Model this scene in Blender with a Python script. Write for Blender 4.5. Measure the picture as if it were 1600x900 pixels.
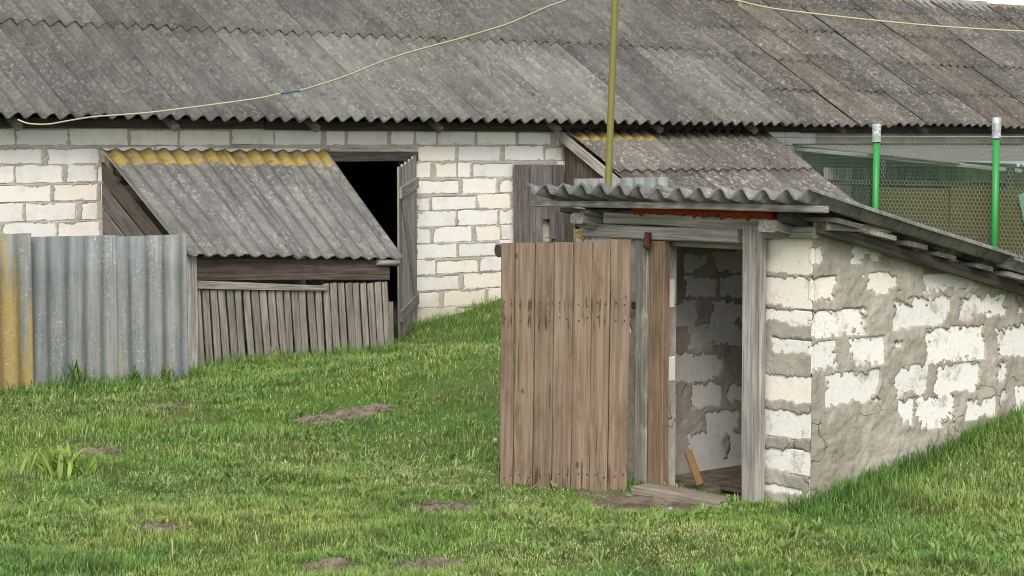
import bpy, bmesh, math, random
import numpy as np
from mathutils import Matrix, Vector
random.seed(7); rng = np.random.default_rng(11)
for _o in list(bpy.data.objects): bpy.data.objects.remove(_o)
scene = bpy.context.scene; COL = scene.collection
R = math.radians
# ---------------------------------------------------------------- camera
cam_d = bpy.data.cameras.new('camera'); cam = bpy.data.objects.new('camera', cam_d); COL.objects.link(cam)
cam_d.sensor_width = 36; cam_d.lens = 3100/1600*36; cam_d.clip_end = 5000; cam_d.clip_start = .1
cam.location = (0, 0, 1.75); cam.rotation_euler = (R(90)-math.atan(225/3100), 0, R(-40))
scene.camera = cam
# ---------------------------------------------------------------- sky and sun (bright overcast)
SUN_EL, SUN_AZ = R(40), R(221)          # azimuth clockwise from +Y
w = bpy.data.worlds.new('World'); scene.world = w; w.use_nodes = True
nt = w.node_tree; bg = nt.nodes['Background']
sky = nt.nodes.new('ShaderNodeTexSky'); sky.sky_type = 'NISHITA'; sky.sun_disc = False
sky.sun_elevation = SUN_EL; sky.sun_rotation = SUN_AZ; sky.air_density = 1.0; sky.dust_density = 1.5; sky.ozone_density = 1.0
hs = nt.nodes.new('ShaderNodeHueSaturation'); hs.inputs['Saturation'].default_value = .30
nt.links.new(sky.outputs[0], hs.inputs['Color']); nt.links.new(hs.outputs[0], bg.inputs[0]); bg.inputs[1].default_value = .15
sd = bpy.data.lights.new('sun', 'SUN'); sun = bpy.data.objects.new('sun', sd); COL.objects.link(sun)
sd.energy = 2.0; sd.angle = R(26); sd.color = (1, .965, .905)
_dir = Vector((math.sin(SUN_AZ)*math.cos(SUN_EL), math.cos(SUN_AZ)*math.cos(SUN_EL), math.sin(SUN_EL)))
sun.rotation_euler = _dir.to_track_quat('Z', 'Y').to_euler(); sun.location = _dir*60
vs = scene.view_settings; vs.view_transform = 'Standard'; vs.look = 'None'; vs.exposure = 0.5; vs.gamma = 1; vs.use_curve_mapping = False
scene.cycles.use_denoising = True
scene.cycles.max_bounces = 6; scene.cycles.filter_width = 1.05
BARN_ROWS=[
  (0,[8.698, 9.303, 9.902, 10.616, 11.241, 11.906, 12.477, 13.183, 13.483, 14.107, 14.48, 14.822, 15.432, 16.094, 16.671]),
  (1,[9.047, 9.647, 10.27, 10.945, 11.648, 12.279, 13.129]),
  (1,[14.49, 15.149, 15.874, 16.541, 16.867]),
  (2,[8.63, 9.289, 9.872, 10.232, 10.882, 11.558, 12.27, 13.102]),
  (2,[14.49, 14.772, 15.129, 15.361, 16.041]),
  (3,[9.082, 9.724, 10.247, 10.914, 11.64, 12.399, 13.102]),
  (3,[14.49, 15.205, 15.812, 16.041]),
  (4,[8.768, 9.382, 10.036, 10.247]),
  (4,[14.49, 14.723, 15.432, 16.041]),
  (5,[9.118, 9.761, 10.262]),
  (5,[14.49, 15.129, 15.781, 16.041]),
  (6,[8.802, 9.404, 10.066]),
  (6,[14.49, 14.753, 15.401, 15.822, 16.041]),
  (7,[9.118, 9.731]),
  (7,[14.49, 15.149, 15.791, 16.041]),
  (8,[8.837, 9.44]),
  (8,[14.48, 14.792, 15.483, 16.041]),
  (9,[14.48, 15.21, 15.906, 16.041]),
  (10,[14.499, 14.891, 15.595, 16.041]),
  (11,[14.48, 15.109, 16.041]),
]
SIDE=[
  (7.380,7.557,1.149,1.238),
  (7.380,7.662,0.958,1.090),
  (7.380,7.888,0.779,0.918),
  (7.380,7.673,0.605,0.761),
  (7.590,8.007,0.421,0.595),
  (7.769,8.005,1.144,1.280),
  (8.065,8.211,1.175,1.239),
  (7.858,8.164,0.978,1.092),
  (8.348,8.835,0.954,1.118),
  (8.096,8.581,0.782,0.952),
  (8.652,9.085,0.802,0.941),
  (9.145,9.664,0.816,0.914),
  (7.755,8.041,0.614,0.762),
  (8.093,8.181,0.666,0.737),
  (8.370,8.886,0.584,0.778),
  (8.982,9.673,0.562,0.758),
  (8.129,8.404,0.426,0.591),
  (8.458,8.841,0.407,0.577),
  (8.985,9.094,0.431,0.560),
  (8.159,8.283,0.265,0.421),
  (8.300,8.643,0.242,0.418),
  (8.721,8.994,0.255,0.371),
  (9.032,9.097,0.326,0.409),
  (9.175,9.683,0.273,0.407),
  (8.930,9.077,0.982,1.030),
]
FRONT=[
  (6.500,6.924,1.107,1.278),
  (6.500,6.921,0.931,1.075),
  (6.500,6.919,0.855,0.915),
  (6.500,6.847,0.710,0.766),
  (6.500,6.910,0.450,0.576),
  (6.500,6.908,0.269,0.398),
  (6.500,6.901,0.091,0.201),
  (6.500,6.890,-0.015,0.010),
]
INNER=[
  (8.023,8.456,0.575,0.716),
  (7.873,8.102,0.721,0.864),
  (7.906,8.307,0.384,0.555),
  (8.052,8.301,0.232,0.385),
  (8.174,8.462,0.073,0.195),
  (8.028,8.326,-0.097,0.085),
  (8.352,8.534,-0.080,0.083),
  (8.070,8.536,-0.236,-0.077),
  (8.208,8.336,0.717,0.847),
  (7.986,8.253,0.869,0.998),
  (8.274,8.522,0.856,0.986),
  (8.348,8.530,0.241,0.362),
  (8.343,8.524,0.706,0.835),
  (7.985,8.192,1.018,1.129),
  (8.218,8.492,1.005,1.139),
]
CABLE1= [(9.086, 18.576, 1.995), (9.121, 18.408, 1.955), (9.183, 18.118, 1.947), (9.255, 17.784, 1.982), (9.332, 17.405, 2.016), (9.471, 16.658, 2.046), (9.605, 15.839, 2.102), (9.704, 15.128, 2.155), (9.747, 14.779, 2.195), (9.775, 14.519, 2.218), (9.834, 13.926, 2.326), (9.874, 13.428, 2.442), (9.898, 13.019, 2.513), (9.918, 12.455, 2.59), (9.923, 12.139, 2.637), (9.924, 11.826, 2.687), (9.918, 11.443, 2.775), (9.91, 11.178, 2.823), (9.894, 10.843, 2.906), (9.88, 10.608, 2.973)]
CABLE2= [(9.88, 10.608, 2.973), (10.438, 10.595, 2.918), (11.076, 10.564, 2.843), (11.423, 10.542, 2.799), (11.83, 10.511, 2.775), (12.315, 10.469, 2.753), (12.81, 10.418, 2.734), (13.387, 10.351, 2.717), (14.278, 10.23, 2.707), (15.431, 10.047, 2.702), (19.0, 9.5, 2.72), (24.0, 8.7, 2.86), (32.0, 7.5, 3.3)]
def sst(a,b,x):
    t=np.clip((x-a)/(b-a),0,1); return t*t*(3-2*t)
def gz(x,y):
    x=np.asarray(x,float); y=np.asarray(y,float)
    d=.643*x+.766*y
    z=-.037*(np.clip(d,6,21)-8)
    z=z+.62*sst(13.4,18.5,x)*sst(14.5,18.5,y)*(1-sst(19.15,19.3,y))
    bank=.40*sst(7.1,9.9,x)*sst(4.3,6.6,y)*(1-sst(12,15,y))
    inside=sst(7.5,7.65,x)*sst(6.62,6.8,y)*(1-sst(8.15,8.3,y))*(1-sst(10.4,10.6,x))
    z=z+bank*(1-inside)-.10*inside
    z=z-.075*np.exp(-(((x-7.12)/.42)**2+((y-7.42)/.55)**2)**1.5)
    z=z-.13*np.exp(-(((x-10.1)/1.0)**2+((y-17.3)/1.1)**2))
    z=z+.018*np.sin(x*1.3+.5)*np.cos(y*1.1)+.012*np.sin(x*2.9+y*2.3)
    return z
# ---------------------------------------------------------------- helpers
WM = {}                                                    # world matrix of every object built
def reg(o, parent=None, M=None):
    M = M or Matrix.Identity(4)
    COL.objects.link(o)
    if parent is not None:
        o.parent = parent; o.matrix_parent_inverse = WM[parent.name].inverted()
    o.matrix_basis = M; WM[o.name] = M
    return o
def tag(o, label=None, cat=None, group=None, kind=None):
    if label: o['label'] = label
    if cat: o['category'] = cat
    if group: o['group'] = group
    if kind: o['kind'] = kind
    return o
def empty(name, loc, label, cat, group=None):
    o = bpy.data.objects.new(name, None); o.empty_display_size = .2
    reg(o, None, Matrix.Translation(Vector(loc))); return tag(o, label, cat, group)
def link_mesh(name, me, m, parent=None, M=None):
    if m and not me.materials: me.materials.append(m)
    return reg(bpy.data.objects.new(name, me), parent, M)
def mesh_pd(name, v, f, smooth=False):
    me = bpy.data.meshes.new(name); me.from_pydata([tuple(p) for p in v], [], f); me.update()
    if smooth: me.polygons.foreach_set('use_smooth', [True]*len(me.polygons))
    return me
def mesh_np(name, V, Q, smooth=False, tri=None):
    """V (n,3); Q (m,4) quads; tri (k,3)"""
    me = bpy.data.meshes.new(name); nq = len(Q); ntr = 0 if tri is None else len(tri)
    me.vertices.add(len(V)); me.vertices.foreach_set('co', np.asarray(V, np.float32).ravel())
    me.loops.add(nq*4+ntr*3); me.polygons.add(nq+ntr)
    idx = np.asarray(Q, np.int32).ravel()
    if ntr: idx = np.concatenate([idx, np.asarray(tri, np.int32).ravel()])
    me.loops.foreach_set('vertex_index', idx)
    ls = np.concatenate([np.arange(nq)*4, nq*4+np.arange(ntr)*3]).astype(np.int32)
    me.polygons.foreach_set('loop_start', ls)
    if smooth: me.polygons.foreach_set('use_smooth', np.ones(nq+ntr, bool))
    me.update(calc_edges=True); me.validate(); return me
def frame(o, x, up):
    """matrix with local X along x, local Z near up"""
    x = Vector(x).normalized(); z = Vector(up); z = (z-x*z.dot(x)).normalized(); y = z.cross(x)
    M = Matrix((x, y, z)).transposed().to_4x4(); M.translation = Vector(o); return M
def board_mesh(L, W, T, segs=3, ch=.004, jit=.003, taper=0.):
    """plank along +X, width along Y (centred), thickness along Z (0..T); chamfered and slightly warped"""
    c = min(ch, W*.2, T*.2); h = W/2
    prof = [(-h+c,0),(h-c,0),(h,c),(h,T-c),(h-c,T),(-h+c,T),(-h,T-c),(-h,c)]
    V = []; F = []
    for i in range(segs+1):
        t = i/segs; jy = random.uniform(-jit, jit); jz = random.uniform(-jit, jit)*.6; sc = 1-taper*t+random.uniform(-.02,.02)*(jit>0)
        for (y, z) in prof: V.append((L*t+(random.uniform(-jit,jit) if i in (0,segs) else 0), y*sc+jy, z+jz))
    for i in range(segs):
        a = i*8
        for k in range(8): F.append((a+k, a+(k+1)%8, a+8+(k+1)%8, a+8+k))
    F.append(tuple(range(7,-1,-1))); F.append(tuple(segs*8+k for k in range(8)))
    F = [tuple(reversed(f)) for f in F]
    me = mesh_pd('board', V, F)
    bm = bmesh.new(); bm.from_mesh(me); bmesh.ops.recalc_face_normals(bm, faces=bm.faces); bm.to_mesh(me); bm.free()
    return me
def board(name, a, b, W, T, face, m, parent, **k):
    """a,b: ends of the back-face centre line; face: direction the broad face looks"""
    a = Vector(a); b = Vector(b)
    return link_mesh(name, board_mesh((b-a).length, W, T, **k), m, parent, frame(a, b-a, face))
def tube_mesh(pts, rad, n=8, cap=True):
    pts = [Vector(p) for p in pts]; V = []; F = []
    rads = rad if isinstance(rad, (list, tuple)) else [rad]*len(pts)
    for i, p in enumerate(pts):
        t = (pts[min(i+1,len(pts)-1)]-pts[max(i-1,0)]).normalized()
        u = t.cross(Vector((0,0,1))); u = u.normalized() if u.length > .01 else Vector((1,0,0)); v = t.cross(u)
        for k in range(n):
            an = 2*math.pi*k/n; V.append(p+(u*math.cos(an)+v*math.sin(an))*rads[i])
    for i in range(len(pts)-1):
        for k in range(n): F.append((i*n+k, i*n+(k+1)%n, i*n+n+(k+1)%n, i*n+n+k))
    if cap: F.append(tuple(range(n-1,-1,-1))); F.append(tuple((len(pts)-1)*n+k for k in range(n)))
    me = mesh_pd('tube', V, F)
    bm = bmesh.new(); bm.from_mesh(me); bmesh.ops.recalc_face_normals(bm, faces=bm.faces); bm.to_mesh(me); bm.free()
    for p in me.polygons: p.use_smooth = len(p.vertices) == 4
    return me
def box_mesh(x0,x1,y0,y1,z0,z1, ch=0):
    bm = bmesh.new(); bmesh.ops.create_cube(bm, size=1)
    for v in bm.verts: v.co = Vector(((x0+x1)/2+v.co.x*(x1-x0), (y0+y1)/2+v.co.y*(y1-y0), (z0+z1)/2+v.co.z*(z1-z0)))
    if ch: bmesh.ops.bevel(bm, geom=bm.edges[:], offset=ch, segments=1, affect='EDGES')
    me = bpy.data.meshes.new('box'); bm.to_mesh(me); bm.free(); return me
# numpy value noise
def vnoise(x, y, seed=0):
    x = np.asarray(x, float); y = np.asarray(y, float)
    xi = np.floor(x).astype(np.int64); yi = np.floor(y).astype(np.int64); fx = x-xi; fy = y-yi
    fx = fx*fx*(3-2*fx); fy = fy*fy*(3-2*fy)
    def h(a, b):
        n = (a*374761393 + b*668265263 + seed*974634777) & 0xffffffff
        n = ((n ^ (n >> 13))*1274126177) & 0xffffffff
        return ((n ^ (n >> 16)) & 0xffff)/65535.
    a = h(xi,yi); b = h(xi+1,yi); c = h(xi,yi+1); d = h(xi+1,yi+1)
    return (a*(1-fx)+b*fx)*(1-fy)+(c*(1-fx)+d*fx)*fy
def fbm(x, y, seed=0, oct=4, gain=.5):
    s = 0; a = 1; t = 0
    for i in range(oct): s = s+a*(vnoise(x*2**i, y*2**i, seed+i*17)-.5); t += a; a *= gain
    return s/t*2
# ---------------------------------------------------------------- materials
class NT:
    def __init__(s, name, rough=.9, spec=.25):
        s.m = bpy.data.materials.new(name); s.m.use_nodes = True; s.t = s.m.node_tree; s.b = s.t.nodes['Principled BSDF']
        s.b.inputs['Roughness'].default_value = rough; s.b.inputs['Specular IOR Level'].default_value = spec
    def n(s, ty, **k):
        nd = s.t.nodes.new('ShaderNode'+ty)
        for a, v in k.items(): setattr(nd, a, v)
        return nd
    def l(s, a, b): s.t.links.new(a, b)
    def set(s, sock, v):
        if hasattr(v, 'is_output'): s.l(v, sock)
        else: sock.default_value = v
    def math(s, op, a, b=0., clamp=False):
        nd = s.n('Math', operation=op, use_clamp=clamp); s.set(nd.inputs[0], a); s.set(nd.inputs[1], b); return nd.outputs[0]
    def mix(s, f, a, b, mode='MIX'):
        nd = s.n('Mix', data_type='RGBA', blend_type=mode); s.set(nd.inputs[0], f); s.set(nd.inputs[6], c4(a)); s.set(nd.inputs[7], c4(b)); return nd.outputs[2]
    def coords(s, kind='Object', scale=(1,1,1), rand=False):
        if kind == 'Position': o = s.n('NewGeometry').outputs['Position']
        else: o = s.n('TexCoord').outputs[kind]
        if rand:
            r = s.n('ObjectInfo').outputs['Random']; v = s.n('VectorMath', operation='SCALE'); v.inputs[0].default_value = (37,53,71); s.l(r, v.inputs['Scale'])
            a = s.n('VectorMath', operation='ADD'); s.l(o, a.inputs[0]); s.l(v.outputs[0], a.inputs[1]); o = a.outputs[0]
        mp = s.n('Mapping'); mp.inputs['Scale'].default_value = scale; s.l(o, mp.inputs[0]); return mp.outputs[0]
    def noise(s, co, scale, detail=5, rough=.6, dist=0):
        nd = s.n('TexNoise'); nd.inputs['Scale'].default_value = scale; nd.inputs['Detail'].default_value = detail; nd.inputs['Roughness'].default_value = rough
        nd.inputs['Distortion'].default_value = dist; s.l(co, nd.inputs['Vector']); return nd.outputs['Fac']
    def ramp(s, f, *st):
        nd = s.n('ValToRGB'); e = nd.color_ramp.elements
        while len(e) < len(st): e.new(.5)
        for x, (p, c) in zip(e, st): x.position = p; x.color = c4(c)
        s.l(f, nd.inputs[0]); return nd.outputs[0]
    def step(s, f, a, b):
        nd = s.n('MapRange'); nd.interpolation_type = 'SMOOTHSTEP'; s.set(nd.inputs[0], f); nd.inputs[1].default_value = a; nd.inputs[2].default_value = b; return nd.outputs[0]
    def rand(s): return s.n('ObjectInfo').outputs['Random']
    def bump(s, h, dist=.01, strength=.6):
        nd = s.n('Bump'); nd.inputs['Strength'].default_value = strength; nd.inputs['Distance'].default_value = dist; s.l(h, nd.inputs['Height']); s.l(nd.outputs[0], s.b.inputs['Normal'])
    def val(s, col, f, lo, hi):
        """multiply colour by lo..hi following f"""
        mr = s.n('MapRange'); s.set(mr.inputs[0], f); mr.inputs[3].default_value = lo; mr.inputs[4].default_value = hi
        nd = s.n('Mix', data_type='RGBA', blend_type='MULTIPLY'); nd.inputs[0].default_value = 1; s.set(nd.inputs[6], c4(col)); s.l(mr.outputs[0], nd.inputs[7]); return nd.outputs[2]
    def done(s, col): s.set(s.b.inputs['Base Color'], c4(col)); return s.m
def c4(c): return c if hasattr(c, 'is_output') else (tuple(c)+(1,) if len(c) == 3 else c)
def srgb(r, g, b):
    f = lambda v: (v/255/12.92) if v <= 10 else ((v/255+.055)/1.055)**2.4
    return (f(r), f(g), f(b))

def m_wood(name, light, dark, crack=.5, moss=None, var=(.72,1.2)):
    s = NT(name, .88, .2)
    g = s.noise(s.coords('Object', (.9,24,24), True), 2.2, 7, .68, .5)
    f = s.noise(s.coords('Object', (2.2,80,80), True), 2.0, 4, .65)
    blot = s.noise(s.coords('Object', (1.5,4,4), True), 1.8, 3)
    col = s.mix(s.step(g, .34, .66), dark, light)
    col = s.val(col, f, .45, 1.5); col = s.val(col, s.step(blot,.3,.7), .82, 1.12)
    ck = s.step(s.noise(s.coords('Object', (.8,52,52), True), 1.5, 4, .55, .2), .625, .665)
    col = s.mix(s.math('MULTIPLY', ck, crack), col, (.02,.016,.012))
    col = s.val(col, s.rand(), *var)
    if moss: col = s.mix(s.math('MULTIPLY', s.step(s.noise(s.coords('Object', (3,9,9), True), 3, 4), .52, .7), .7), col, moss)
    s.bump(s.math('ADD', s.math('MULTIPLY', g, .6), s.math('ADD', f, s.math('MULTIPLY', ck, -1))), .006, .6)
    return s.done(col)
M_GREY = m_wood('weathered_grey_wood', (.42,.39,.35), (.21,.19,.165))
M_PALE = m_wood('pale_grey_wood', (.42,.385,.335), (.21,.185,.155))
M_DARK = m_wood('dark_old_wood', (.095,.082,.07), (.042,.036,.03))
M_BROWN = m_wood('brown_board_wood', (.135,.102,.08), (.062,.046,.037))
M_POST = m_wood('warm_brown_post_wood', (.27,.19,.128), (.15,.10,.066))
M_LICH = m_wood('lichened_post_wood', (.36,.34,.29), (.20,.175,.14), .5, (.33,.34,.28))
M_THR = m_wood('trodden_brown_wood', (.29,.245,.20), (.17,.14,.112))
M_SCREEN = m_wood('dull_grey_board_wood', (.20,.18,.168), (.095,.08,.074))
M_SLAT = m_wood('slat_wood', (.34,.305,.26), (.19,.165,.14), .4, None, (.78,1.15))
def m_doorwood():
    s = NT('door_plank_wood', .85, .2)
    g = s.noise(s.coords('Object', (.8,22,22), True), 2.2, 7, .68, .5)
    f = s.noise(s.coords('Object', (1.8,85,85), True), 2, 4, .65)
    col = s.mix(s.step(g,.35,.68), (.165,.115,.080), (.275,.205,.148))
    col = s.val(col, f, .55, 1.42)
    col = s.mix(s.math('MULTIPLY', s.step(s.noise(s.coords('Object', (2,5,5), True), 2.2, 4), .5, .72), .5), col, (.11,.062,.036))
    ob = s.n('SeparateXYZ'); s.l(s.n('TexCoord').outputs['Object'], ob.inputs[0])
    st = s.step(s.noise(s.coords('Object', (2.2,34,34), True), 1.6, 3, .55),   .545, .62)
    for (x0, hw) in ((.09,.10),(.935,.06),(1.02,.05)):         # rust and damp streaks round the nail rows
        b = s.step(s.math('ABSOLUTE', s.math('SUBTRACT', ob.outputs[0], x0)), hw, hw*.3)
        col = s.mix(s.math('MULTIPLY', s.math('MULTIPLY', b, st), .72), col, (.035,.022,.015))
    vk = s.n('TexVoronoi'); vk.inputs['Scale'].default_value = 4.2; s.l(s.coords('Object', (1,1.9,.4), True), vk.inputs['Vector']); sc_ = s.n('SeparateColor'); s.l(vk.outputs['Color'], sc_.inputs[0])
    kn = s.math('MULTIPLY', s.step(vk.outputs['Distance'], .11, .055), s.step(sc_.outputs[0], .62, .64)); col = s.mix(s.math('MULTIPLY', kn, .75), col, (.06,.036,.022))
    ck = s.step(s.noise(s.coords('Object', (1.4,48,48), True), 1.4, 3, .5), .66, .70)
    col = s.mix(s.math('MULTIPLY', ck, .7), col, (.03,.02,.015))
    col = s.val(col, s.rand(), .86, 1.12)
    s.bump(s.math('ADD', g, f), .005, .5); return s.done(col)
M_DOOR = m_doorwood()
def m_block(name, base, dirt, amt=.5, sc=5, lo=.46, hi=.72, warm=(.74,.62,.50), splash=0.):
    s = NT(name, .95, .1); co = s.coords('Position')
    col = s.mix(s.math('MULTIPLY', s.step(s.noise(co, sc, 7, .72), lo, hi), amt), base, dirt)
    col = s.val(col, s.noise(co, 90, 3, .6), .88, 1.1)
    sz = s.n('SeparateXYZ'); s.l(co, sz.inputs[0])
    spl = s.step(s.math('ADD', sz.outputs[2], s.math('MULTIPLY', s.noise(co, 4, 4, .7), .5)), .42, -.05); col = s.mix(s.math('MULTIPLY', spl, splash), col, (.52,.42,.28))
    pit = s.step(s.noise(co, 55, 2, .5), .68, .74)
    col = s.mix(s.math('MULTIPLY', pit, .55), col, dirt)
    col = s.mix(s.math('MULTIPLY', s.step(s.rand(), .55, 1.), .5), col, warm); col = s.val(col, s.rand(), .88, 1.04)
    s.bump(s.math('SUBTRACT', s.noise(co, 40, 5, .7), pit), .008, .5); return s.done(col)
M_BARNBLOCK = m_block('cream_silicate_block', (.82,.79,.74), (.58,.53,.46), .5, splash=.55)
M_CELLBLOCK = m_block('white_silicate_block', (.80,.775,.72), (.44,.40,.335), .85, 8, .53, .66)
M_INBLOCK = m_block('stained_silicate_block', (.74,.72,.67), (.46,.425,.37), .65)
def m_mortar(name, a, b, dark=(.235,.20,.155)):
    s = NT(name, .97, .08); co = s.coords('Position')
    col = s.mix(s.step(s.noise(co, 2.6, 6, .6), .35, .65), a, b)
    col = s.mix(s.math('MULTIPLY', s.step(s.noise(co, 1.7, 5, .65), .52, .70), .55), col, dark); col = s.val(col, s.noise(co, 14, 6, .75), .62, 1.30); col = s.val(col, s.noise(co, 130, 2, .6), .86, 1.14)
    cr = s.n('TexVoronoi', feature='DISTANCE_TO_EDGE'); cr.inputs['Scale'].default_value = 5.5
    wob = s.n('Mix', data_type='VECTOR'); wob.inputs[0].default_value = .12
    nz = s.n('TexNoise'); nz.inputs['Scale'].default_value = 9; s.l(co, nz.inputs['Vector']); s.l(co, wob.inputs[4]); s.l(nz.outputs['Color'], wob.inputs[5]); s.l(wob.outputs[1], cr.inputs['Vector'])
    ck = s.math('MULTIPLY', s.step(cr.outputs['Distance'], .016, .002), s.step(s.noise(co, 3.1, 2), .53, .62))
    col = s.mix(s.math('MULTIPLY', ck, .6), col, (.08,.07,.06))
    s.bump(s.math('SUBTRACT', s.math('ADD', s.noise(co, 22, 6, .7), s.math('MULTIPLY', s.noise(co, 6, 3), 1.5)), ck), .015, .6); return s.done(col)
M_MORTAR = m_mortar('grey_mortar', (.325,.29,.24), (.445,.405,.345))
M_INMORTAR = m_mortar('cellar_inner_mortar', (.34,.31,.26), (.45,.415,.355))
M_BARNMORTAR = m_mortar('barn_mortar', (.40,.355,.30), (.50,.455,.395), (.34,.30,.25))
def m_roof(name, a, b, speck=(.48,.46,.42), amount=.5, yellow=None, tint=(.115,.10,.08), blue=None):
    s = NT(name, .93, .15); co = s.coords('Position', (1,.55,.55))
    col = s.mix(s.step(s.noise(co, 1.1, 4, .55), .35, .65), a, b)
    col = s.mix(s.math('MULTIPLY', s.step(s.noise(co, .55, 3, .5), .48, .66), .45), col, tint)
    col = s.val(col, s.noise(co, 7, 6, .72), .45, 1.52); col = s.val(col, s.step(s.noise(s.coords('Position', (5,.5,.5)), 1.6, 4, .6), .3, .7), .80, 1.18)
    sp = s.step(s.noise(co, 27, 5, .8), .50, .63); zone = s.math('ADD', s.math('MULTIPLY', s.step(s.noise(co, 2.4, 4, .65), .36, .60), .75), .25)
    col = s.mix(s.math('MULTIPLY', s.math('MULTIPLY', sp, zone), amount), col, speck)
    dk = s.step(s.noise(co, 15, 5, .75), .56, .66); col = s.mix(s.math('MULTIPLY', dk, .5), col, (.035,.032,.028))
    col = s.val(col, s.rand(), .80, 1.17)
    if yellow:                                             # lichen that starts at a distance along the sheet (UV v, metres)
        uv = s.n('SeparateXYZ'); s.l(s.n('TexCoord').outputs['UV'], uv.inputs[0])
        nz = s.noise(s.coords('UV', (1,1,1)), 7, 4, .6); e = s.math('ADD', uv.outputs[1], s.math('MULTIPLY', s.math('SUBTRACT', nz, .5), yellow[2]))
        band = s.math('MULTIPLY', s.step(e, yellow[0], yellow[0]+.02), s.step(e, yellow[1]+.05, yellow[1]))
        nn = s.step(s.noise(s.coords('UV', (1,.6,1)), 5.5, 6, .75), .33, .55)
        col = s.mix(s.math('MULTIPLY', s.math('MULTIPLY', band, nn), .92), col, s.val((.38,.275,.07), s.noise(co, 20, 4, .7), .55, 1.4))
    s.bump(s.math('ADD', s.noise(co, 30, 5, .75), s.noise(co, 9, 3)), .012, .55); return s.done(col)
M_ROOF = m_roof('weathered_slate_sheet', (.112,.107,.095), (.155,.149,.134), (.38,.365,.325), .42, None, (.085,.075,.058))
M_ROOFR = m_roof('weathered_brownish_slate_sheet', (.095,.087,.076), (.13,.12,.106), (.38,.355,.31), .55, None, (.125,.10,.07))
M_LEAN = m_roof('lean_to_slate_sheet', (.105,.10,.09), (.15,.144,.13), (.38,.37,.34), .5, (1.70,1.95,.22))
M_LEAN2 = m_roof('lean_to_brownish_slate_sheet', (.10,.09,.078), (.14,.128,.112), (.42,.385,.34), .8)
M_LEAN2Y = m_roof('lean_to_slate_sheet_with_lichen', (.10,.09,.078), (.14,.128,.112), (.42,.385,.34), .8, (.78,.93,.06))
M_CELLROOF = m_roof('cellar_slate_sheet', (.15,.147,.137), (.21,.206,.193), (.40,.395,.37), .6)
M_RIDGE = m_roof('ridge_cap_slate', (.20,.195,.19), (.27,.265,.25), (.4,.39,.37), .3, None, (.20,.14,.12))
M_ROOFTOP = m_roof('ridge_row_slate_with_lichen', (.078,.071,.062), (.108,.099,.087), (.36,.335,.29), .6, (.47,.60,.30))
def m_fence(name, a, b, yel):
    s = NT(name, .8, .3); co = s.coords('Object', (1,1,1), True)
    col = s.mix(s.step(s.noise(co, 1.3, 4), .38, .62), a, b)
    col = s.val(col, s.noise(co, 16, 5, .7), .82, 1.16)
    streak = s.noise(s.coords('Object', (7,.45,1), True), 1.4, 4, .6)
    col = s.val(col, s.step(s.noise(s.coords('Object', (14,.7,1), True), 1.5, 5, .65), .3, .7), .72, 1.15); col = s.mix(s.math('MULTIPLY', s.step(s.noise(s.coords('Object', (5,2,1), True), 2.2, 5, .7), .5, .68), .4), col, (.20,.185,.15))
    ob = s.n('SeparateXYZ'); s.l(s.n('TexCoord').outputs['Object'], ob.inputs[0])
    low = s.math('MULTIPLY', s.math('SUBTRACT', 1.3, ob.outputs[1]), .15)
    y = s.math('MULTIPLY', s.step(s.math('ADD', streak, low), yel, yel+.14), .85)
    col = s.mix(y, col, s.val((.34,.24,.07), s.noise(co, 24, 4, .7), .6, 1.3))
    sp = s.step(s.noise(co, 46, 4, .8), .565, .64); zone = s.step(s.noise(s.coords('Object', (3,.8,1), True), 1.6, 3), .38, .6)
    col = s.mix(s.math('MULTIPLY', s.math('MULTIPLY', sp, zone), .6), col, (.56,.56,.53))
    s.bump(s.noise(co, 50, 4, .7), .004, .35); return s.done(col)
M_FENCE = m_fence('blue_grey_slate_sheet', (.185,.20,.20), (.24,.248,.236), .72)
M_FENCEY = m_fence('yellowed_slate_sheet', (.19,.205,.195), (.24,.245,.22), .46)
def m_plain(name, col, rough=.6, spec=.4, var=.15, sc=30, metal=0):
    s = NT(name, rough, spec); co = s.coords('Object'); s.b.inputs['Metallic'].default_value = metal
    c = s.val(col, s.noise(co, sc, 4, .65), 1-var, 1+var); c = s.val(c, s.noise(co, 3, 3), 1-var*.6, 1+var*.6)
    s.bump(s.noise(co, sc*2, 3), .002, .3); return s.done(c)
M_GREEN = m_plain('green_gloss_paint', srgb(52,140,68), .42, .4, .1)
M_NET = m_plain('green_plastic_netting', (.20,.36,.24), .5, .4, .2)
M_OLIVE = m_plain('olive_painted_steel', srgb(116,112,60), .6, .3, .16, 18)
M_CABLE = m_plain('aged_cream_insulation', srgb(190,183,155), .6, .35, .15, 40)
M_TAPE = m_plain('blue_insulating_tape', srgb(60,108,136), .45, .4, .1)
M_FOAM = m_plain('orange_mounting_foam', srgb(140,58,32), .9, .1, .3, 45)
M_FOAMY = m_plain('yellowed_mounting_foam', srgb(206,176,96), .9, .1, .3, 40)
M_RUST = m_plain('rusty_iron', (.085,.034,.022), .85, .2, .45, 40)
M_IRON = m_plain('dark_nail_iron', (.035,.025,.02), .7, .3, .3, 60)
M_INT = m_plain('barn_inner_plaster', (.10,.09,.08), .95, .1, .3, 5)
M_STICK = m_plain('orange_split_wood', (.19,.11,.05), .85, .2, .35, 30)
M_SCRAP = m_plain('pale_plastic_scrap', (.36,.37,.36), .5, .4, .08)  # own pale colour of the litter scraps
M_BLUEGREY = m_plain('pale_metal_sheet', srgb(150,155,157), .55, .4, .18, 12)
M_COOPROOF = m_plain('worn_coop_roofing', (.17,.155,.135), .9, .2, .4, 5)
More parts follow.
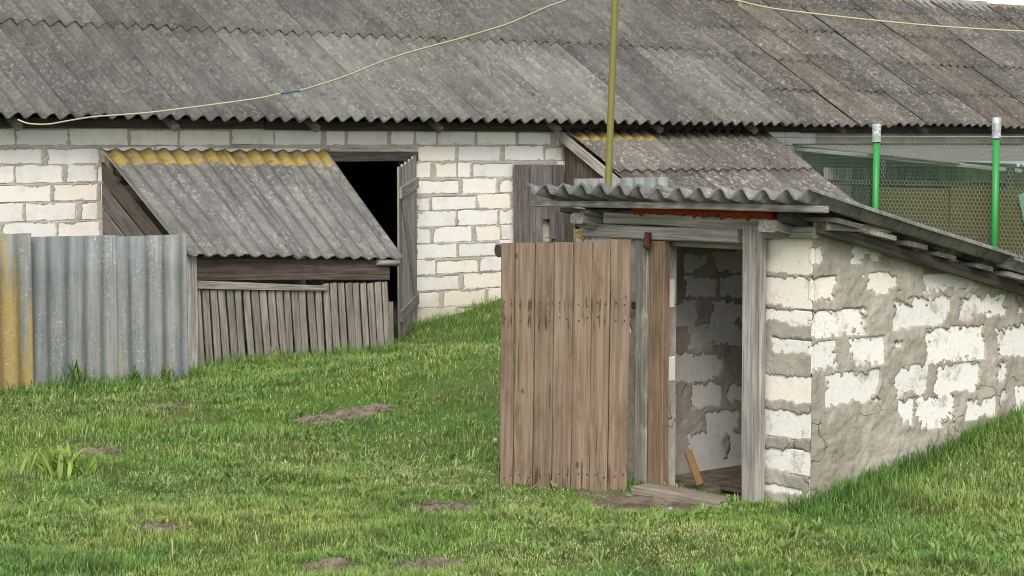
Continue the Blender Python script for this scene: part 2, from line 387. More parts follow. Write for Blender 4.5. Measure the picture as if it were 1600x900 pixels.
def m_panel():
    s = NT('rust_brown_panel', .85, .2); co = s.coords('Position')
    col = s.mix(s.step(s.noise(co, 1.6, 4), .36, .62), (.135,.083,.048), (.115,.10,.045)); col = s.mix(s.math('MULTIPLY', s.step(s.noise(co, 1.1, 3), .55, .7), .7), col, (.13,.055,.024))
    col = s.val(col, s.noise(co, 12, 5, .7), .7, 1.3); s.bump(s.noise(co, 30, 4), .004, .4); return s.done(col)
M_PANEL = m_panel()
def m_bottle():
    s = NT('silvery_plastic_bottle', .22, .6); co = s.coords('Object', (1,1,1), True)
    col = s.mix(s.step(s.noise(co, 14, 3, .6, .8), .45, .62), (.30,.32,.33), (.62,.64,.65)); s.bump(s.noise(co, 20, 3), .01, .6); return s.done(col)
M_BOTTLE = m_bottle()
def m_soil(name='dry_mole_soil', a=(.14,.112,.078), b=(.29,.245,.18)):
    s = NT(name, .97, .08); co = s.coords('Position')
    col = s.mix(s.step(s.noise(co, 9, 6, .7), .35, .65), a, b); col = s.val(col, s.noise(co, 70, 3, .7), .65, 1.3)
    s.bump(s.math('ADD', s.noise(co, 35, 5, .75), s.noise(co, 110, 3)), .02, .8); return s.done(col)
M_SOIL = m_soil()
def m_ground():
    s = NT('turf_soil', .97, .08); co = s.coords('Position')
    col = s.mix(s.step(s.noise(co, 3.5, 6, .65), .38, .62), (.09,.14,.032), (.135,.14,.055))
    col = s.mix(s.step(s.noise(co, .8, 4), .4, .6), col, (.10,.175,.036)); col = s.val(col, s.noise(co, 60, 4, .7), .6, 1.3)
    s.bump(s.noise(co, 25, 5, .7), .03, .8); return s.done(col)
M_GROUND = m_ground()
def m_blade():
    s = NT('grass_blades', .55, .25)
    at = s.n('Attribute', attribute_name='Col'); col = at.outputs['Color']
    tr = s.n('BsdfTranslucent'); s.l(col, tr.inputs[0]); s.l(col, s.b.inputs['Base Color'])
    mx = s.n('MixShader'); mx.inputs[0].default_value = .3; s.l(s.b.outputs[0], mx.inputs[1]); s.l(tr.outputs[0], mx.inputs[2])
    s.l(mx.outputs[0], s.t.nodes['Material Output'].inputs[0]); return s.m
M_BLADE = m_blade()
# ---------------------------------------------------------------- builders shared by several things
def wave_mesh(W, L, pitch, amp=.03, T=.011, per=8, ny=5, phase=0., seed=0, ragged=.0, sag=0.):
    """corrugated sheet: local x across the waves, y up the slope, z out of the surface"""
    rn = random.Random(seed); nx = max(4, int(round(W/pitch*per))); V = []; F = []; UV = []
    rag = [rn.uniform(-ragged, ragged) for _ in range(nx+1)]
    for s in (1, 0):
        for j in range(ny+1):
            for i in range(nx+1):
                x = W*i/nx; y = L*j/ny+(rag[i] if j == 0 else 0)
                z = amp*math.cos(2*math.pi*x/pitch+phase)+(T if s else 0)+sag*math.sin(math.pi*j/ny)+.003*math.sin(7*x+3*y+seed)
                V.append((x, y, z))
    N = (nx+1)*(ny+1); a = lambda i, j: j*(nx+1)+i
    for j in range(ny):
        for i in range(nx):
            F.append((a(i,j), a(i+1,j), a(i+1,j+1), a(i,j+1))); F.append((N+a(i,j), N+a(i,j+1), N+a(i+1,j+1), N+a(i+1,j)))
    for i in range(nx):
        F.append((N+a(i,0), N+a(i+1,0), a(i+1,0), a(i,0))); F.append((a(i,ny), a(i+1,ny), N+a(i+1,ny), N+a(i,ny)))
    for j in range(ny):
        F.append((N+a(0,j+1), N+a(0,j), a(0,j), a(0,j+1))); F.append((a(nx,j+1), a(nx,j), N+a(nx,j), N+a(nx,j+1)))
    me = mesh_pd('wave_sheet', V, F, True)
    ul = me.uv_layers.new(name='UVMap'); li = np.empty(len(me.loops), np.int32); me.loops.foreach_get('vertex_index', li)
    VV = np.array(V)[:, :2]; ul.data.foreach_set('uv', VV[li].astype(np.float32).ravel())
    sm = np.ones(len(me.polygons), bool); sm[2*nx*ny:] = False; me.polygons.foreach_set('use_smooth', sm)
    return me
def dup_sheet(name, me, m, parent, M):
    if not me.materials: me.materials.append(m)
    return reg(bpy.data.objects.new(name, me), parent, M)
def mortar_sheet(name, s0, s1, z0, z1, res, rects, place, m, parent, raised, edge, depth=-.035, ztop=None, holes=(), seed=1, rough=.006, groove=(), bias=0., hf=.3, lim=.015):
    """one relief sheet of mortar; it sinks behind the block faces (height 0) inside every rect and smears over their rims"""
    S = np.arange(s0, s1+res*.5, res); Z = np.arange(z0, z1+res*.5, res); ss, zz = np.meshgrid(S, Z)
    d = np.full(ss.shape, 1e3)
    for (a, b, c, e) in rects:
        dx = np.maximum(a-ss, ss-b); dz = np.maximum(c-zz, zz-e)
        out = np.hypot(np.maximum(dx,0), np.maximum(dz,0))+np.minimum(np.maximum(dx,dz),0); d = np.minimum(d, out)
    n = fbm(ss*9, zz*11, seed, 5, .62)*edge+fbm(ss*34, zz*38, seed+5, 3, .7)*edge*hf
    n = np.maximum(n, -lim)
    t = np.clip((d+n+bias)/.010+.5, 0, 1); t = t*t*(3-2*t)
    hh = raised+fbm(ss*4, zz*4, seed+9, 4)*rough*2+fbm(ss*22, zz*22, seed+13, 3, .6)*rough
    if raised > 0: hh = np.maximum(hh, .0025)
    for g in groove: hh = hh-.012*np.exp(-((zz-g-.006*fbm(ss*2.5, ss*0+g*9, 5, 3))/.006)**2)*(fbm(ss*3, ss*0+g*5, 8, 2) > -.35)
    h = depth*(1-t)+hh*t
    V = place(ss.ravel(), zz.ravel(), h.ravel())
    ny, nx = ss.shape; i = np.arange((ny-1)*(nx-1)); j = i//(nx-1)*nx+i%(nx-1)
    Q = np.stack([j, j+1, j+nx+1, j+nx], 1)
    cs = ss.ravel()[j]+res/2; cz = zz.ravel()[j]+res/2; keep = np.ones(len(j), bool)
    if ztop is not None: keep &= cz < ztop(cs)
    for (a, b, c, e) in holes: keep &= ~((cs > a)&(cs < b)&(cz > c)&(cz < e))
    Q = Q[keep]; used = np.unique(Q); mp = np.zeros(len(V), np.int64); mp[used] = np.arange(len(used))
    return link_mesh(name, mesh_np(name, V[used], mp[Q], True), m, parent)
def block_mesh(a, b, c, e, place, depth=.16, jit=.006, seed=0):
    """one wall block: chipped front outline, slight crown, real depth"""
    rn = random.Random(seed); n = 5; pts = []
    for k in range(n): pts.append((a+(b-a)*k/n, c))
    for k in range(2): pts.append((b, c+(e-c)*k/2))
    for k in range(n): pts.append((b-(b-a)*k/n, e))
    for k in range(2): pts.append((a, e-(e-c)*k/2))
    P = [(x+rn.uniform(-jit,jit), z+rn.uniform(-jit,jit)*.7) for x, z in pts]; mx, mz = (a+b)/2, (c+e)/2
    ins = [(x+(mx-x)*.005/max(.02,abs(mx-x)) if abs(mx-x) > .02 else x, z+(mz-z)*.005/max(.02,abs(mz-z)) if abs(mz-z) > .02 else z) for x, z in P]
    m = len(P); arr = np.array([(x, z, -depth) for x, z in P]+[(x, z, -.005) for x, z in P]+[(x, z, rn.uniform(-.001,.002)) for x, z in ins])
    V = place(arr[:,0], arr[:,1], arr[:,2]); F = []
    for k in range(m):
        k2 = (k+1)%m; F.append((k, k2, m+k2, m+k)); F.append((m+k, m+k2, 2*m+k2, 2*m+k))
    F.append(tuple(2*m+k for k in range(m)))
    me = mesh_pd('block', V, F)
    bm = bmesh.new(); bm.from_mesh(me); bmesh.ops.recalc_face_normals(bm, faces=bm.faces); bm.to_mesh(me); bm.free()
    return me
# ================================================================ GROUND
def und(x, y): return fbm(x*1.9, y*1.9, 3, 5, .55)*.034
GX = np.concatenate([-np.geomspace(2600, 3, 22)-1, np.arange(-3.5, 26, .12), 26+np.geomspace(.5, 2600, 24)])
GY = np.concatenate([-np.geomspace(2600, 2, 22), np.arange(-1, 22, .12), 22.2+np.geomspace(.5, 2600, 24)])
gx, gy = np.meshgrid(GX, GY); gzv = gz(gx, gy)+und(gx, gy)*(np.abs(gx-10) < 25)
nx = len(GX); ny = len(GY); i = np.arange((ny-1)*(nx-1)); j = i//(nx-1)*nx+i%(nx-1)
gr = link_mesh('ground', mesh_np('ground', np.stack([gx.ravel(), gy.ravel(), gzv.ravel()], 1), np.stack([j, j+1, j+nx+1, j+nx], 1), True), M_GROUND)
tag(gr, kind='structure')
def gh(x, y): return float(gz(x, y)+und(np.array([x]), np.array([y]))[0])
# ================================================================ BARN
WY = 19.08
barn = empty('barn', (14, 19.1, -.4), 'long white block barn with a weathered corrugated roof, stretching across the whole background', 'barn')
ZJ = 1.733; CH = .198                                      # joint under the top course, course height
def place_barn(s, z, h): return np.stack([s, WY-h, z], 1)
rects = []; blocks = []
for (k, xs) in BARN_ROWS:
    for a, b in zip(xs[:-1], xs[1:]):
        top = ZJ+CH-k*CH if k else ZJ+CH+.0
        sag = -.012*math.sin(a*.7)*(k > 6)
        jl = random.uniform(.010,.034); jr = random.uniform(.010,.034)
        if random.random() < .25: jr += .035
        blocks.append((a+jl, b-jr, top-CH+.008+sag+random.uniform(0,.006), top-.010+sag-random.choice((0,.004,.012,.026))))
x = 16.9
for k in range(0, 5):                                      # hidden and half-hidden courses farther right
    x = 16.75+.27*(k%2)
    while x < 21.4:
        L = random.uniform(.55,.68); blocks.append((x+.015, x+L-.015, ZJ-k*CH+.01, ZJ+CH-k*CH-.012)); x += L
OPEN = (13.187, 14.482, -1., 1.672)                        # door opening
wall = link_mesh('wall', box_mesh(13.0, 13.187, WY+.03, WY+.34, -.9, 1.93), M_BARNMORTAR, barn)
bmw = bmesh.new(); bmw.from_mesh(wall.data)
for (a, b, c, d, e, f) in ((3,13.187,WY+.04,WY+.34,-.9,1.93),(14.482,38,WY+.04,WY+.34,-.9,1.93),(13.187,14.482,WY+.04,WY+.34,1.672,1.93)):
    t = box_mesh(a,b,c,d,e,f); bmw.from_mesh(t); bpy.data.meshes.remove(t)
for v in list(bmw.verts)[:8]: bmw.verts.remove(v)
bmw.to_mesh(wall.data); bmw.free()
mortar_sheet('mortar', 8.0, 17.2, -.75, 1.93, .011, blocks, place_barn, M_BARNMORTAR, wall, .003, .046, -.03, None, [OPEN], 3, .004, groove=[ZJ-k*CH+.004 for k in range(12)], lim=.003)
for q, (a, b, c, e) in enumerate(blocks):
    link_mesh('block', block_mesh(a-.006, b+.006, c-.004, e+.004, place_barn, .10, .009, q), M_BARNBLOCK, wall)
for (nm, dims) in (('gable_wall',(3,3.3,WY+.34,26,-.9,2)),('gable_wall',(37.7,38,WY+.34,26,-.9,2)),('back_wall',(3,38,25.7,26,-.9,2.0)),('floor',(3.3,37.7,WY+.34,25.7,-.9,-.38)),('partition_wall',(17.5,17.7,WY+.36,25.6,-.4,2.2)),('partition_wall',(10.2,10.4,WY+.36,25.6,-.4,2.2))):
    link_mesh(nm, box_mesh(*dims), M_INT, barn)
for gxx in (3.15, 37.85):
    link_mesh('gable', mesh_pd('g', [(gxx,18.9,1.95),(gxx,26.1,1.95),(gxx,22.5,4.1),(gxx+.1,18.9,1.95),(gxx+.1,26.1,1.95),(gxx+.1,22.5,4.1)], [(0,2,1),(3,4,5),(0,3,5,2),(2,5,4,1),(1,4,3,0)]), M_DARK, barn)
# timber under the eaves
link_mesh('wall_plate', board_mesh(30, .20, .10, 12, .01, .004), M_DARK, barn, frame((4,19.16,1.93),(1,0,0),(0,0,1)))
for q in range(-1, 10):
    X0 = 9.2+1.83*q+random.uniform(-.04,.04); t = tube_mesh([(X0,18.80,1.925),(X0,19.5,2.29),(X0,22.4,3.90)], .050, 9)
    link_mesh('rafter', t, M_SCREEN, barn)
for (a, b) in ((8.0,12.3),(12.32,16.7),(16.72,21.3),(21.32,28.5)):
    board('eave_board', (a,19.03,1.965+random.uniform(-.01,.01)), (b,19.03,1.965+random.uniform(-.012,.012)), .11, .025, (0,-1,.0), M_DARK, barn, segs=6)
# roof
BETA = R(31); upv = Vector((0, math.cos(BETA), math.sin(BETA))); nrm = Vector((0, -math.sin(BETA), math.cos(BETA)))
def roof_pt(x, t): return Vector((x, 18.65, 2.0))+upv*t    # t metres up the slope
roof = link_mesh('roof', mesh_pd('underlay', [tuple(roof_pt(3,.35)-nrm*.09),tuple(roof_pt(38,.35)-nrm*.09),tuple(roof_pt(38,4.42)-nrm*.09),tuple(roof_pt(3,4.42)-nrm*.09),(3,26.2,1.95),(38,26.2,1.95)], [(0,1,2,3),(3,2,5,4)]), M_DARK, barn)
def sheet_matrix(x, t, tilt_y=0., tilt_x=0., lift=0., rz=0.):
    M = Matrix((Vector((1,0,0)), upv, nrm)).transposed().to_4x4(); M.translation = roof_pt(x, t)+nrm*lift
    return M @ Matrix.Rotation(rz,4,'Z') @ Matrix.Rotation(tilt_x,4,'X') @ Matrix.Rotation(tilt_y,4,'Y')
PB = .1955; big = [wave_mesh(PB*8.05, 2.32, PB, .035, .012, 8, 5, 0, s, .004, -.006) for s in range(3)]
PS = .2; small = [wave_mesh(PS*4.25, 1.14, PS, .027, .012, 8, 3, 0, s, .007) for s in range(5)]
xs = [9.70+7*PB*k for k in range(-3, 8)]
for r, t0 in enumerate((0, 2.07)):
    for q, X0 in enumerate(xs):
        dx = .004*r; nxt = (xs[q+1]-X0) if q+1 < len(xs) else 1.37
        o = dup_sheet('roofing_sheet', big[(q+r)%3], M_ROOF, roof, sheet_matrix(X0+dx, t0+random.uniform(-.015,.015), .005, -.0045, .035+.008*r, random.uniform(-.0012,.0012)))
top_me = [wave_mesh(PS*4.25, .58, PS, .021, .012, 8, 3, 0, s+20, .007) for s in range(2)]
rows_s = [0, .93, 1.90, 2.88, 3.80]; X0 = 20.44
for q in range(22):
    col_off = random.uniform(-.012,.012)
    for r, t0 in enumerate(rows_s):
        me = small[(q*3+r*2)%5]
        if r == 4: me = top_me[q%2]
        o = dup_sheet('roofing_sheet', me, M_ROOFTOP if r == 4 else M_ROOFR, roof, sheet_matrix(X0+col_off+random.uniform(-.015,.015), t0+random.uniform(-.03,.03)+(0 if r else random.uniform(-.02,.02)), random.uniform(.006,.022), -.010+random.uniform(-.006,.004), .03+random.uniform(0,.010), random.uniform(-.009,.009)))
    X0 += .80+random.uniform(-.015,.015)
for q in range(17):                                        # ridge caps
    a = 4+2.0*q; prof = [(-.34,-.19),(-.16,-.085),(-.07,0.0),(.07,0.0),(.16,-.085),(.34,-.19)]
    V = []; F = []
    for (xx, dz) in ((a,.0),(a+2.12,.022)):
        for (py, pz) in prof: V.append((xx, 22.47+py*.9, 4.318+pz+dz))
        for (py, pz) in prof: V.append((xx, 22.47+py*.9, 4.303+pz+dz-.012))
    for k in range(5): F.append((k,12+k,13+k,k+1)); F.append((6+k,7+k,19+k,18+k))
    for k in range(5): F.append((k,k+1,7+k,6+k)); F.append((12+k,18+k,19+k,13+k))
    F += [(0,6,18,12),(5,17,23,11)]
    link_mesh('ridge_cap', mesh_pd('ridge', V, F), M_RIDGE, roof, Matrix.Translation((0,0,random.uniform(-.012,.012))))
# door frame and leaf
fr = link_mesh('door_frame', board_mesh(1.30, .11, .07, 3), M_DARK, barn, frame((13.187,19.09,1.60),(1,0,0),(0,-1,0)))
for (X0) in (13.215, 14.455): board('frame_post', (X0,19.12,-.5), (X0,19.12,1.545), .07, .05, (0,-1,0), M_DARK, fr)
board('lintel_board', (13.2,19.06,1.685), (14.47,19.06,1.675), .05, .03, (0,-1,0), M_GREY, fr)
H = Vector((14.44,19.02,0)); dd = Vector((-.735,-.678,0)).normalized(); dn = Vector((.678,-.735,0)).normalized()
leaf = link_mesh('door', board_mesh(2.0, .1, .02), M_GREY, barn, frame(H+dd*.05+Vector((0,0,-.38)),(0,0,1),dn))
for q in range(5):
    p = H+dd*(.17+.225*q); lean = -.012*q
    board('plank', p+Vector((0,0,-.40-.03*q)), p+Vector((0,0,1.60-.028*q)), .215, .024, dn, M_GREY, leaf)
off = dn*.026
board('batten', H+dd*.06+off+Vector((0,0,1.29)), H+dd*1.16+off+Vector((0,0,1.19)), .13, .03, dn, M_GREY, leaf)
board('batten', H+dd*.06+off+Vector((0,0,-.10)), H+dd*1.16+off+Vector((0,0,-.22)), .13, .03, dn, M_GREY, leaf)
board('brace', H+dd*.22+off+Vector((0,0,-.02)), H+dd*1.0+off+Vector((0,0,1.12)), .11, .028, dn, M_GREY, leaf)
# ================================================================ LEAN-TO WITH SLATTED FRONT
l1 = empty('lean_to_shed', (11.6,17.5,-.5), 'small lean-to against the barn, with a lichen-yellowed roof edge and a front of upright slats', 'shed')
A = Vector((10.22,19.02,1.655)); B = Vector((13.12,19.02,1.645)); Cc = Vector((10.235,17.3,.612)); D = Vector((13.02,17.40,.475))
rf = link_mesh('roof', board_mesh(2.75, .09, .06, 4), M_DARK, l1, frame((10.28,18.75,1.34),(1,0,0),(0,-.5,.86)))
def bil(me, W, L, A, B, C, D, lift=0.):
    """lay a flat sheet (x in 0..W, y in 0..L upward) over a warped four-corner surface"""
    nn = (B-A).cross(A-C).normalized()
    if nn.z < 0: nn = -nn
    for v in me.vertices:
        u = v.co.x/W; t = v.co.y/L
        v.co = (C*(1-u)+D*u)*(1-t)+(A*(1-u)+B*u)*t+nn*(v.co.z+lift)
WL = 2.86; LL = 2.0
for (u0, u1, lf, sd) in ((0,.52,.034,3),(.475,1.0,.024,4)):
    me = wave_mesh(WL*(u1-u0), LL, WL/15., .018, .012, 8, 6, 2*math.pi*15*u0, sd, .008)
    bil(me, WL*(u1-u0), LL, A.lerp(B,u0), A.lerp(B,u1), Cc.lerp(D,u0), Cc.lerp(D,u1), lf); link_mesh('roofing_sheet', me, M_LEAN, rf)
# flank boards, parallel to the roof
sl = (A-Cc).normalized(); pn = Vector((-1,0,0))
dwn = Vector((0, -sl.z, sl.y)); dwn = -dwn if dwn.z > 0 else dwn
sideb = link_mesh('side_wall', board_mesh(1.9, .09, .05, 3), M_GREY, l1, frame((10.36,19.0,-.3),(0,0,1),(-1,0,0)))
for q, (o, w) in enumerate(((.14,.19),(.36,.215),(.60,.235),(.85,.23),(1.10,.23),(1.35,.22))):
    st = Vector((10.31,19.04,1.60))+dwn*o; tl = min(1.93, max(.3, 1.95-.05*q)); 
    if o > .5: tl = min(tl, (st.z+.45)/max(.1,sl.z))
    en = st-sl*tl; en.y = max(en.y, 17.48)
    board('plank', st, st-sl*((st-en).length*.98), w-.012, .024, pn, M_BROWN if q == 0 else M_SCREEN, sideb)
# front
fw1 = link_mesh('front_wall', board_mesh(2.45, .22, .035, 4, jit=.004), M_BROWN, l1, frame((10.44,17.47,.482),(1,0,-.042),(0,-1,0)))
board('post', (10.39,17.47,-.6), (10.385,17.47,.62), .115, .07, (0,-1,0), M_GREY, fw1)
board('rail', (10.45,17.45,.325), (12.05,17.45,.215), .085, .028, (0,-1,0), M_GREY, fw1, taper=.35)
xx = 10.47
while xx < 12.86:
    wd = random.uniform(.070,.083); top = (.275-.055*(xx-10.47)) if xx < 12.02 else (.27-.03*(xx-12))+random.uniform(-.01,.006)
    board('slat', (xx+.075+random.uniform(-.012,.012),17.50,-.62), (xx,17.475,top), wd, .022, (0,-1,0), M_SLAT, fw1, jit=.002); xx += random.uniform(.094,.104)
board('slat', (12.95,17.52,-.62), (12.93,17.5,.02), .07, .022, (0,-1,0), M_SLAT, fw1)
link_mesh('purlin', tube_mesh([(12.7,17.42,.47),(12.98,17.40,.45)], .035, 8), M_GREY, l1)
for X0 in (10.5, 12.75): link_mesh('rafter', board_mesh(1.95, .06, .07, 2), M_DARK, l1, frame((X0,17.45,.56 if X0 < 11 else .46),(0,1.6,1.02 if X0 < 11 else 1.1),(0,-.5,.8)))
board('corner_post', (12.84,17.56,-.6), (12.84,17.56,.42), .08, .06, (0,-1,0), M_DARK, fw1)
rw1 = link_mesh('added_shade_wall', board_mesh(1.5, .07, .04, 2), M_DARK, l1, frame((12.80,17.55,.42),(0,1,.62),(1,0,0)))  # unseen boarded side, added to keep light out from behind the slats
for q in range(8):
    yy = 17.62+.185*q; board('plank', (12.84,yy,-.6), (12.84,yy,.40+.66*(yy-17.42)), .18, .022, (1,0,0), M_GREY, rw1)
# ================================================================ LEAN-TO BEHIND THE CELLAR
l2 = empty('lean_to_shed', (18.5,18,0), 'wide low lean-to with a two-row corrugated roof under the barn eave, behind the cellar', 'shed')
A2 = Vector((16.80,19.03,1.885)); B2 = Vector((20.52,19.03,1.90)); C2 = Vector((16.80,16.95,.75)); D2 = Vector((20.45,16.95,.76))
rf2 = link_mesh('roof', board_mesh(3.6, .09, .05, 4), M_DARK, l2, frame((16.86,18.6,1.54),(1,0,0),(0,-.5,.87)))
for r, (t0, t1) in enumerate(((0,.585),(.545,1.))):
    for q, (u0, u1) in enumerate(((0,.40),(.365,.75),(.715,1.0))):
        sh = .02*r
        WW = 3.7*(u1-u0); L2 = 2.37*(t1-t0); me = wave_mesh(WW, L2, 3.7/19, .020, .012, 8, 4, 2*math.pi*19*u0, 10+q+r*3, .006)
        P = lambda u, t: (C2.lerp(D2,u)).lerp(A2.lerp(B2,u), t)
        bil(me, WW, L2, P(u0,t1), P(u1,t1), P(u0,t0), P(u1,t0), .03+.022*r-.008*q); link_mesh('roofing_sheet', me, M_LEAN2Y if (r == 1 and q == 0) else M_LEAN2, rf2)
board('verge_board', (16.78,19.0,1.845), (16.78,16.95,.715), .125, .03, (-1,0,0), M_PALE, l2)
sw2 = link_mesh('side_wall', board_mesh(2.0, .07, .05, 3), M_DARK, l2, frame((16.92,17.1,.66),(0,1,.545),(-1,0,0)))
for q in range(11):
    yy = 18.93-.18*q; board('plank', (16.86,yy,-.1), (16.86,yy,1.78-.545*(19.03-yy)), .172, .022, (-1,0,0), M_BROWN, sw2)
fr2 = link_mesh('front_wall', board_mesh(3.55, .1, .05, 3), M_DARK, l2, frame((16.88,17.1,.66),(1,0,0),(0,-1,0)))
for q in range(20): board('plank', (16.97+.18*q,17.12,-.1), (16.97+.18*q,17.12,.72), .17, .022, (0,-1,0), M_BROWN, fr2)
for q in range(11):
    yy = 18.93-.18*q; board('plank', (20.40,yy,-.1), (20.40,yy,1.78-.545*(19.03-yy)), .172, .022, (1,0,0), M_BROWN, fr2)
# boards on the barn wall beside it
bp = empty('board_screen', (16.4,19.0,-.1), 'uneven weathered grey boards standing against the barn wall, left of the low lean-to', 'boards')
for (X0, z0, z1, w) in ((16.105,-.25,1.49,.245),(16.345,-.2,1.49,.20),(16.525,.80,1.485,.145),(16.60,.55,1.0,.075),(16.715,-.15,1.485,.19)):
    y0 = 19.02 if w != .075 else 18.99
    board('plank', (X0,y0,z0), (X0+random.uniform(-.01,.01),y0,z1), w, .026, (0,-1,0), M_SCREEN, bp)
# ================================================================ ROOT CELLAR
cx = 7.48
ce = empty('root_cellar', (cx,7.4,-.1), 'squat whitewashed block root cellar with an open plank door and a low corrugated roof', 'cellar')
ztop = lambda s: np.minimum(1.315, 1.315-.264*(s-7.92))
def place_side(s, z, h): return np.stack([s, 6.59-h, z], 1)
def place_front(s, z, h): return np.stack([cx-h, s, z], 1)
def place_inner(s, z, h): return np.stack([s, 8.0-h, z], 1)
core = [(7.50,10.6,6.61,6.88,-.35,'side'),(7.50,10.6,8.02,8.30,-.35,'far'),(10.32,10.6,6.88,8.02,-.35,'end')]
def wall_core(name, x0, x1, y0, y1):
    hi = lambda X: float(ztop(np.array(X)))-.01
    xs_ = sorted({x0, min(max(7.92,x0),x1), x1}); V = []; F = []
    for X in xs_: V += [(X,y0,-.4),(X,y1,-.4),(X,y1,hi(X)),(X,y0,hi(X))]
    for k in range(len(xs_)-1):
        for q in range(4): F.append((k*4+q, k*4+(q+1)%4, k*4+4+(q+1)%4, k*4+4+q))
    F += [(3,2,1,0), tuple((len(xs_)-1)*4+q for q in range(4))]
    me = mesh_pd(name, V, F); bm = bmesh.new(); bm.from_mesh(me); bmesh.ops.recalc_face_normals(bm, faces=bm.faces); bm.to_mesh(me); bm.free()
    return link_mesh(name, me, M_MORTAR, ce)
side_w = wall_core('side_wall', 7.52, 10.6, 6.63, 6.88); far_w = wall_core('far_wall', 7.52, 10.6, 8.03, 8.30); end_w = wall_core('end_wall', 10.32, 10.6, 6.885, 8.025)
mortar_sheet('mortar', 7.4785, 10.6, -.3, 1.33, .008, SIDE, place_side, M_MORTAR, side_w, .008, .060, -.022, ztop, (), 21, .0075, bias=.017, hf=.9)
for q, (a, b, c, e) in enumerate(SIDE):
    if a < 7.5: continue
    e2 = min(e+.025, float(ztop(np.array(b)))-.01)
    link_mesh('block', block_mesh(a-(0 if a < 7.5 else .04), b+.05, c-.02, e2, place_side, .12, .004, 500+q), M_CELLBLOCK, side_w)
front_w = link_mesh('front_wall', box_mesh(cx+.04, 7.78, 6.885, 6.95, -.3, 1.28), M_MORTAR, ce)
for (y0, y1) in ((7.655,8.03),): link_mesh('door_reveal', box_mesh(cx+.04, 7.60, y0, y1, -.3, 1.28, .012), M_MORTAR, front_w)
FR2 = FRONT+[(7.97,8.29,1.165,1.228),(7.95,8.29,.95,1.13),(7.9,8.29,.72,.90)]
mortar_sheet('mortar', 6.5885, 8.30, -.3, 1.29, .009, FR2, place_front, M_MORTAR, front_w, .003, .036, -.022, None, [(6.97,7.66,-1,2)], 33, .005, hf=.45)
for q, (c, e) in enumerate(((1.095,1.288),(.925,1.085),(.775,.915),(.60,.765),(.44,.588),(.262,.41),(.085,.212),(-.12,.072))):
    link_mesh('corner_block', box_mesh(cx+.001, cx+.42, 6.591, 6.935, c, e, .004), M_CELLBLOCK, front_w)
for q, (a, b, c, e) in enumerate(FR2):
    if a < 6.6: continue
    link_mesh('block', block_mesh(a, b+.03, c-.012, e+.012, place_front, .22, .004, 700+q), M_CELLBLOCK, front_w)
mortar_sheet('mortar', 7.60, 10.3, -.3, 1.29, .012, INNER, place_inner, M_INMORTAR, far_w, .005, .05, -.022, ztop, (), 44, .005, bias=.016, hf=.5)
for q, (a, b, c, e) in enumerate(INNER):
    link_mesh('block', block_mesh(a-.03, b+.03, c-.012, e+.012, place_inner, .03, .004, 800+q), M_INBLOCK, far_w)
for q, (c, e) in enumerate(((.86,1.02),(.46,.60))):
    link_mesh('block', box_mesh(cx+.05, 7.575+.008*q, 7.648, 7.75, c, e, .008), M_INBLOCK, front_w)
link_mesh('floor', box_mesh(7.5,10.32,6.88,8.03,-.3,-.135), M_SOIL, ce)
# timber of the door
fx = cx-.055
frm = link_mesh('door_frame', board_mesh(1.20, .072, .06, 4, .006), M_GREY, ce, frame((fx+.06,7.05,1.276),(0,1,-.006),(-1,0,0)))
board('frame_post', (fx+.03,6.935,-.18), (fx+.03,6.938,1.335), .135, .045, (-1,0,0), M_GREY, frm, ch=.008)
board('frame_post', (fx+.06,7.662,-.16), (fx+.06,7.658,1.232), .125, .05, (-1,0,0), M_POST, frm, ch=.006)
board('frame_post', (fx+.06,7.775,-.17), (fx+.06,7.765,1.225), .11, .06, (-1,0,0), M_LICH, frm, ch=.012)
board('lintel_board', (fx+.05,6.53,1.312), (fx+.05,6.915,1.302), .058, .06, (-1,0,0), M_GREY, frm, ch=.006)
board('lintel_board', (fx+.16,7.05,1.232), (fx+.16,7.62,1.228), .055, .07, (-1,0,0), M_PALE, frm)
board('fascia_board', (fx+.05,6.745,1.345), (fx+.05,8.07,1.345), .062, .045, (-1,0,0), M_GREY, frm, ch=.005)
board('eave_batten', (7.30,6.33,1.437), (7.30,8.50,1.415), .034, .03, (-1,0,.1), M_GREY, frm, segs=5)
board('short_board', (fx+.09,7.98,1.307), (fx+.09,8.34,1.297), .05, .06, (-1,0,0), M_DARK, frm, ch=.012)
th = link_mesh('threshold', board_mesh(.64, .16, .085, 3, .014, .006), M_THR, frm, frame((7.39,7.06,-.172),(0,1,0),(0,0,1)))
board('threshold_plank', (7.285,7.30,-.165), (7.29,7.72,-.16), .05, .025, (0,0,1), M_GREY, frm)
# hinge iron and foam
link_mesh('hinge', tube_mesh([(fx-.005,7.70,1.275),(fx-.012,7.70,1.235),(fx-.03,7.69,1.205),(fx-.02,7.675,1.185)], [.02,.022,.02,.012], 8), M_RUST, frm)
link_mesh('hole_patch', box_mesh(fx-.004,fx+.002,7.80,7.835,.855,.895,.004), M_IRON, frm)  # flat box whose dark colour stands in for a shaded hole
V = []; F = []; N = 46
for k in range(N+1):
    y = 6.80+1.03*k/N; b = 1.392-.012*abs(math.sin(k*1.7))-.020*random.random()**2-.008*(math.sin(k*.9)>.4); t = 1.424
    V += [(fx-.004-.006*random.random(),y,b),(fx-.010-.008*random.random(),y,(b+t)/2),(fx-.006,y,t),(fx+.05,y,t),(fx+.05,y,b+.01)]
for k in range(N):
    for q in range(5): F.append((k*5+q, k*5+5+q, k*5+5+(q+1)%5, k*5+(q+1)%5))
F += [(0,1,2,3,4), tuple(N*5+q for q in (4,3,2,1,0))]
link_mesh('foam_strip', mesh_pd('foam', V, F), M_FOAM, ce)
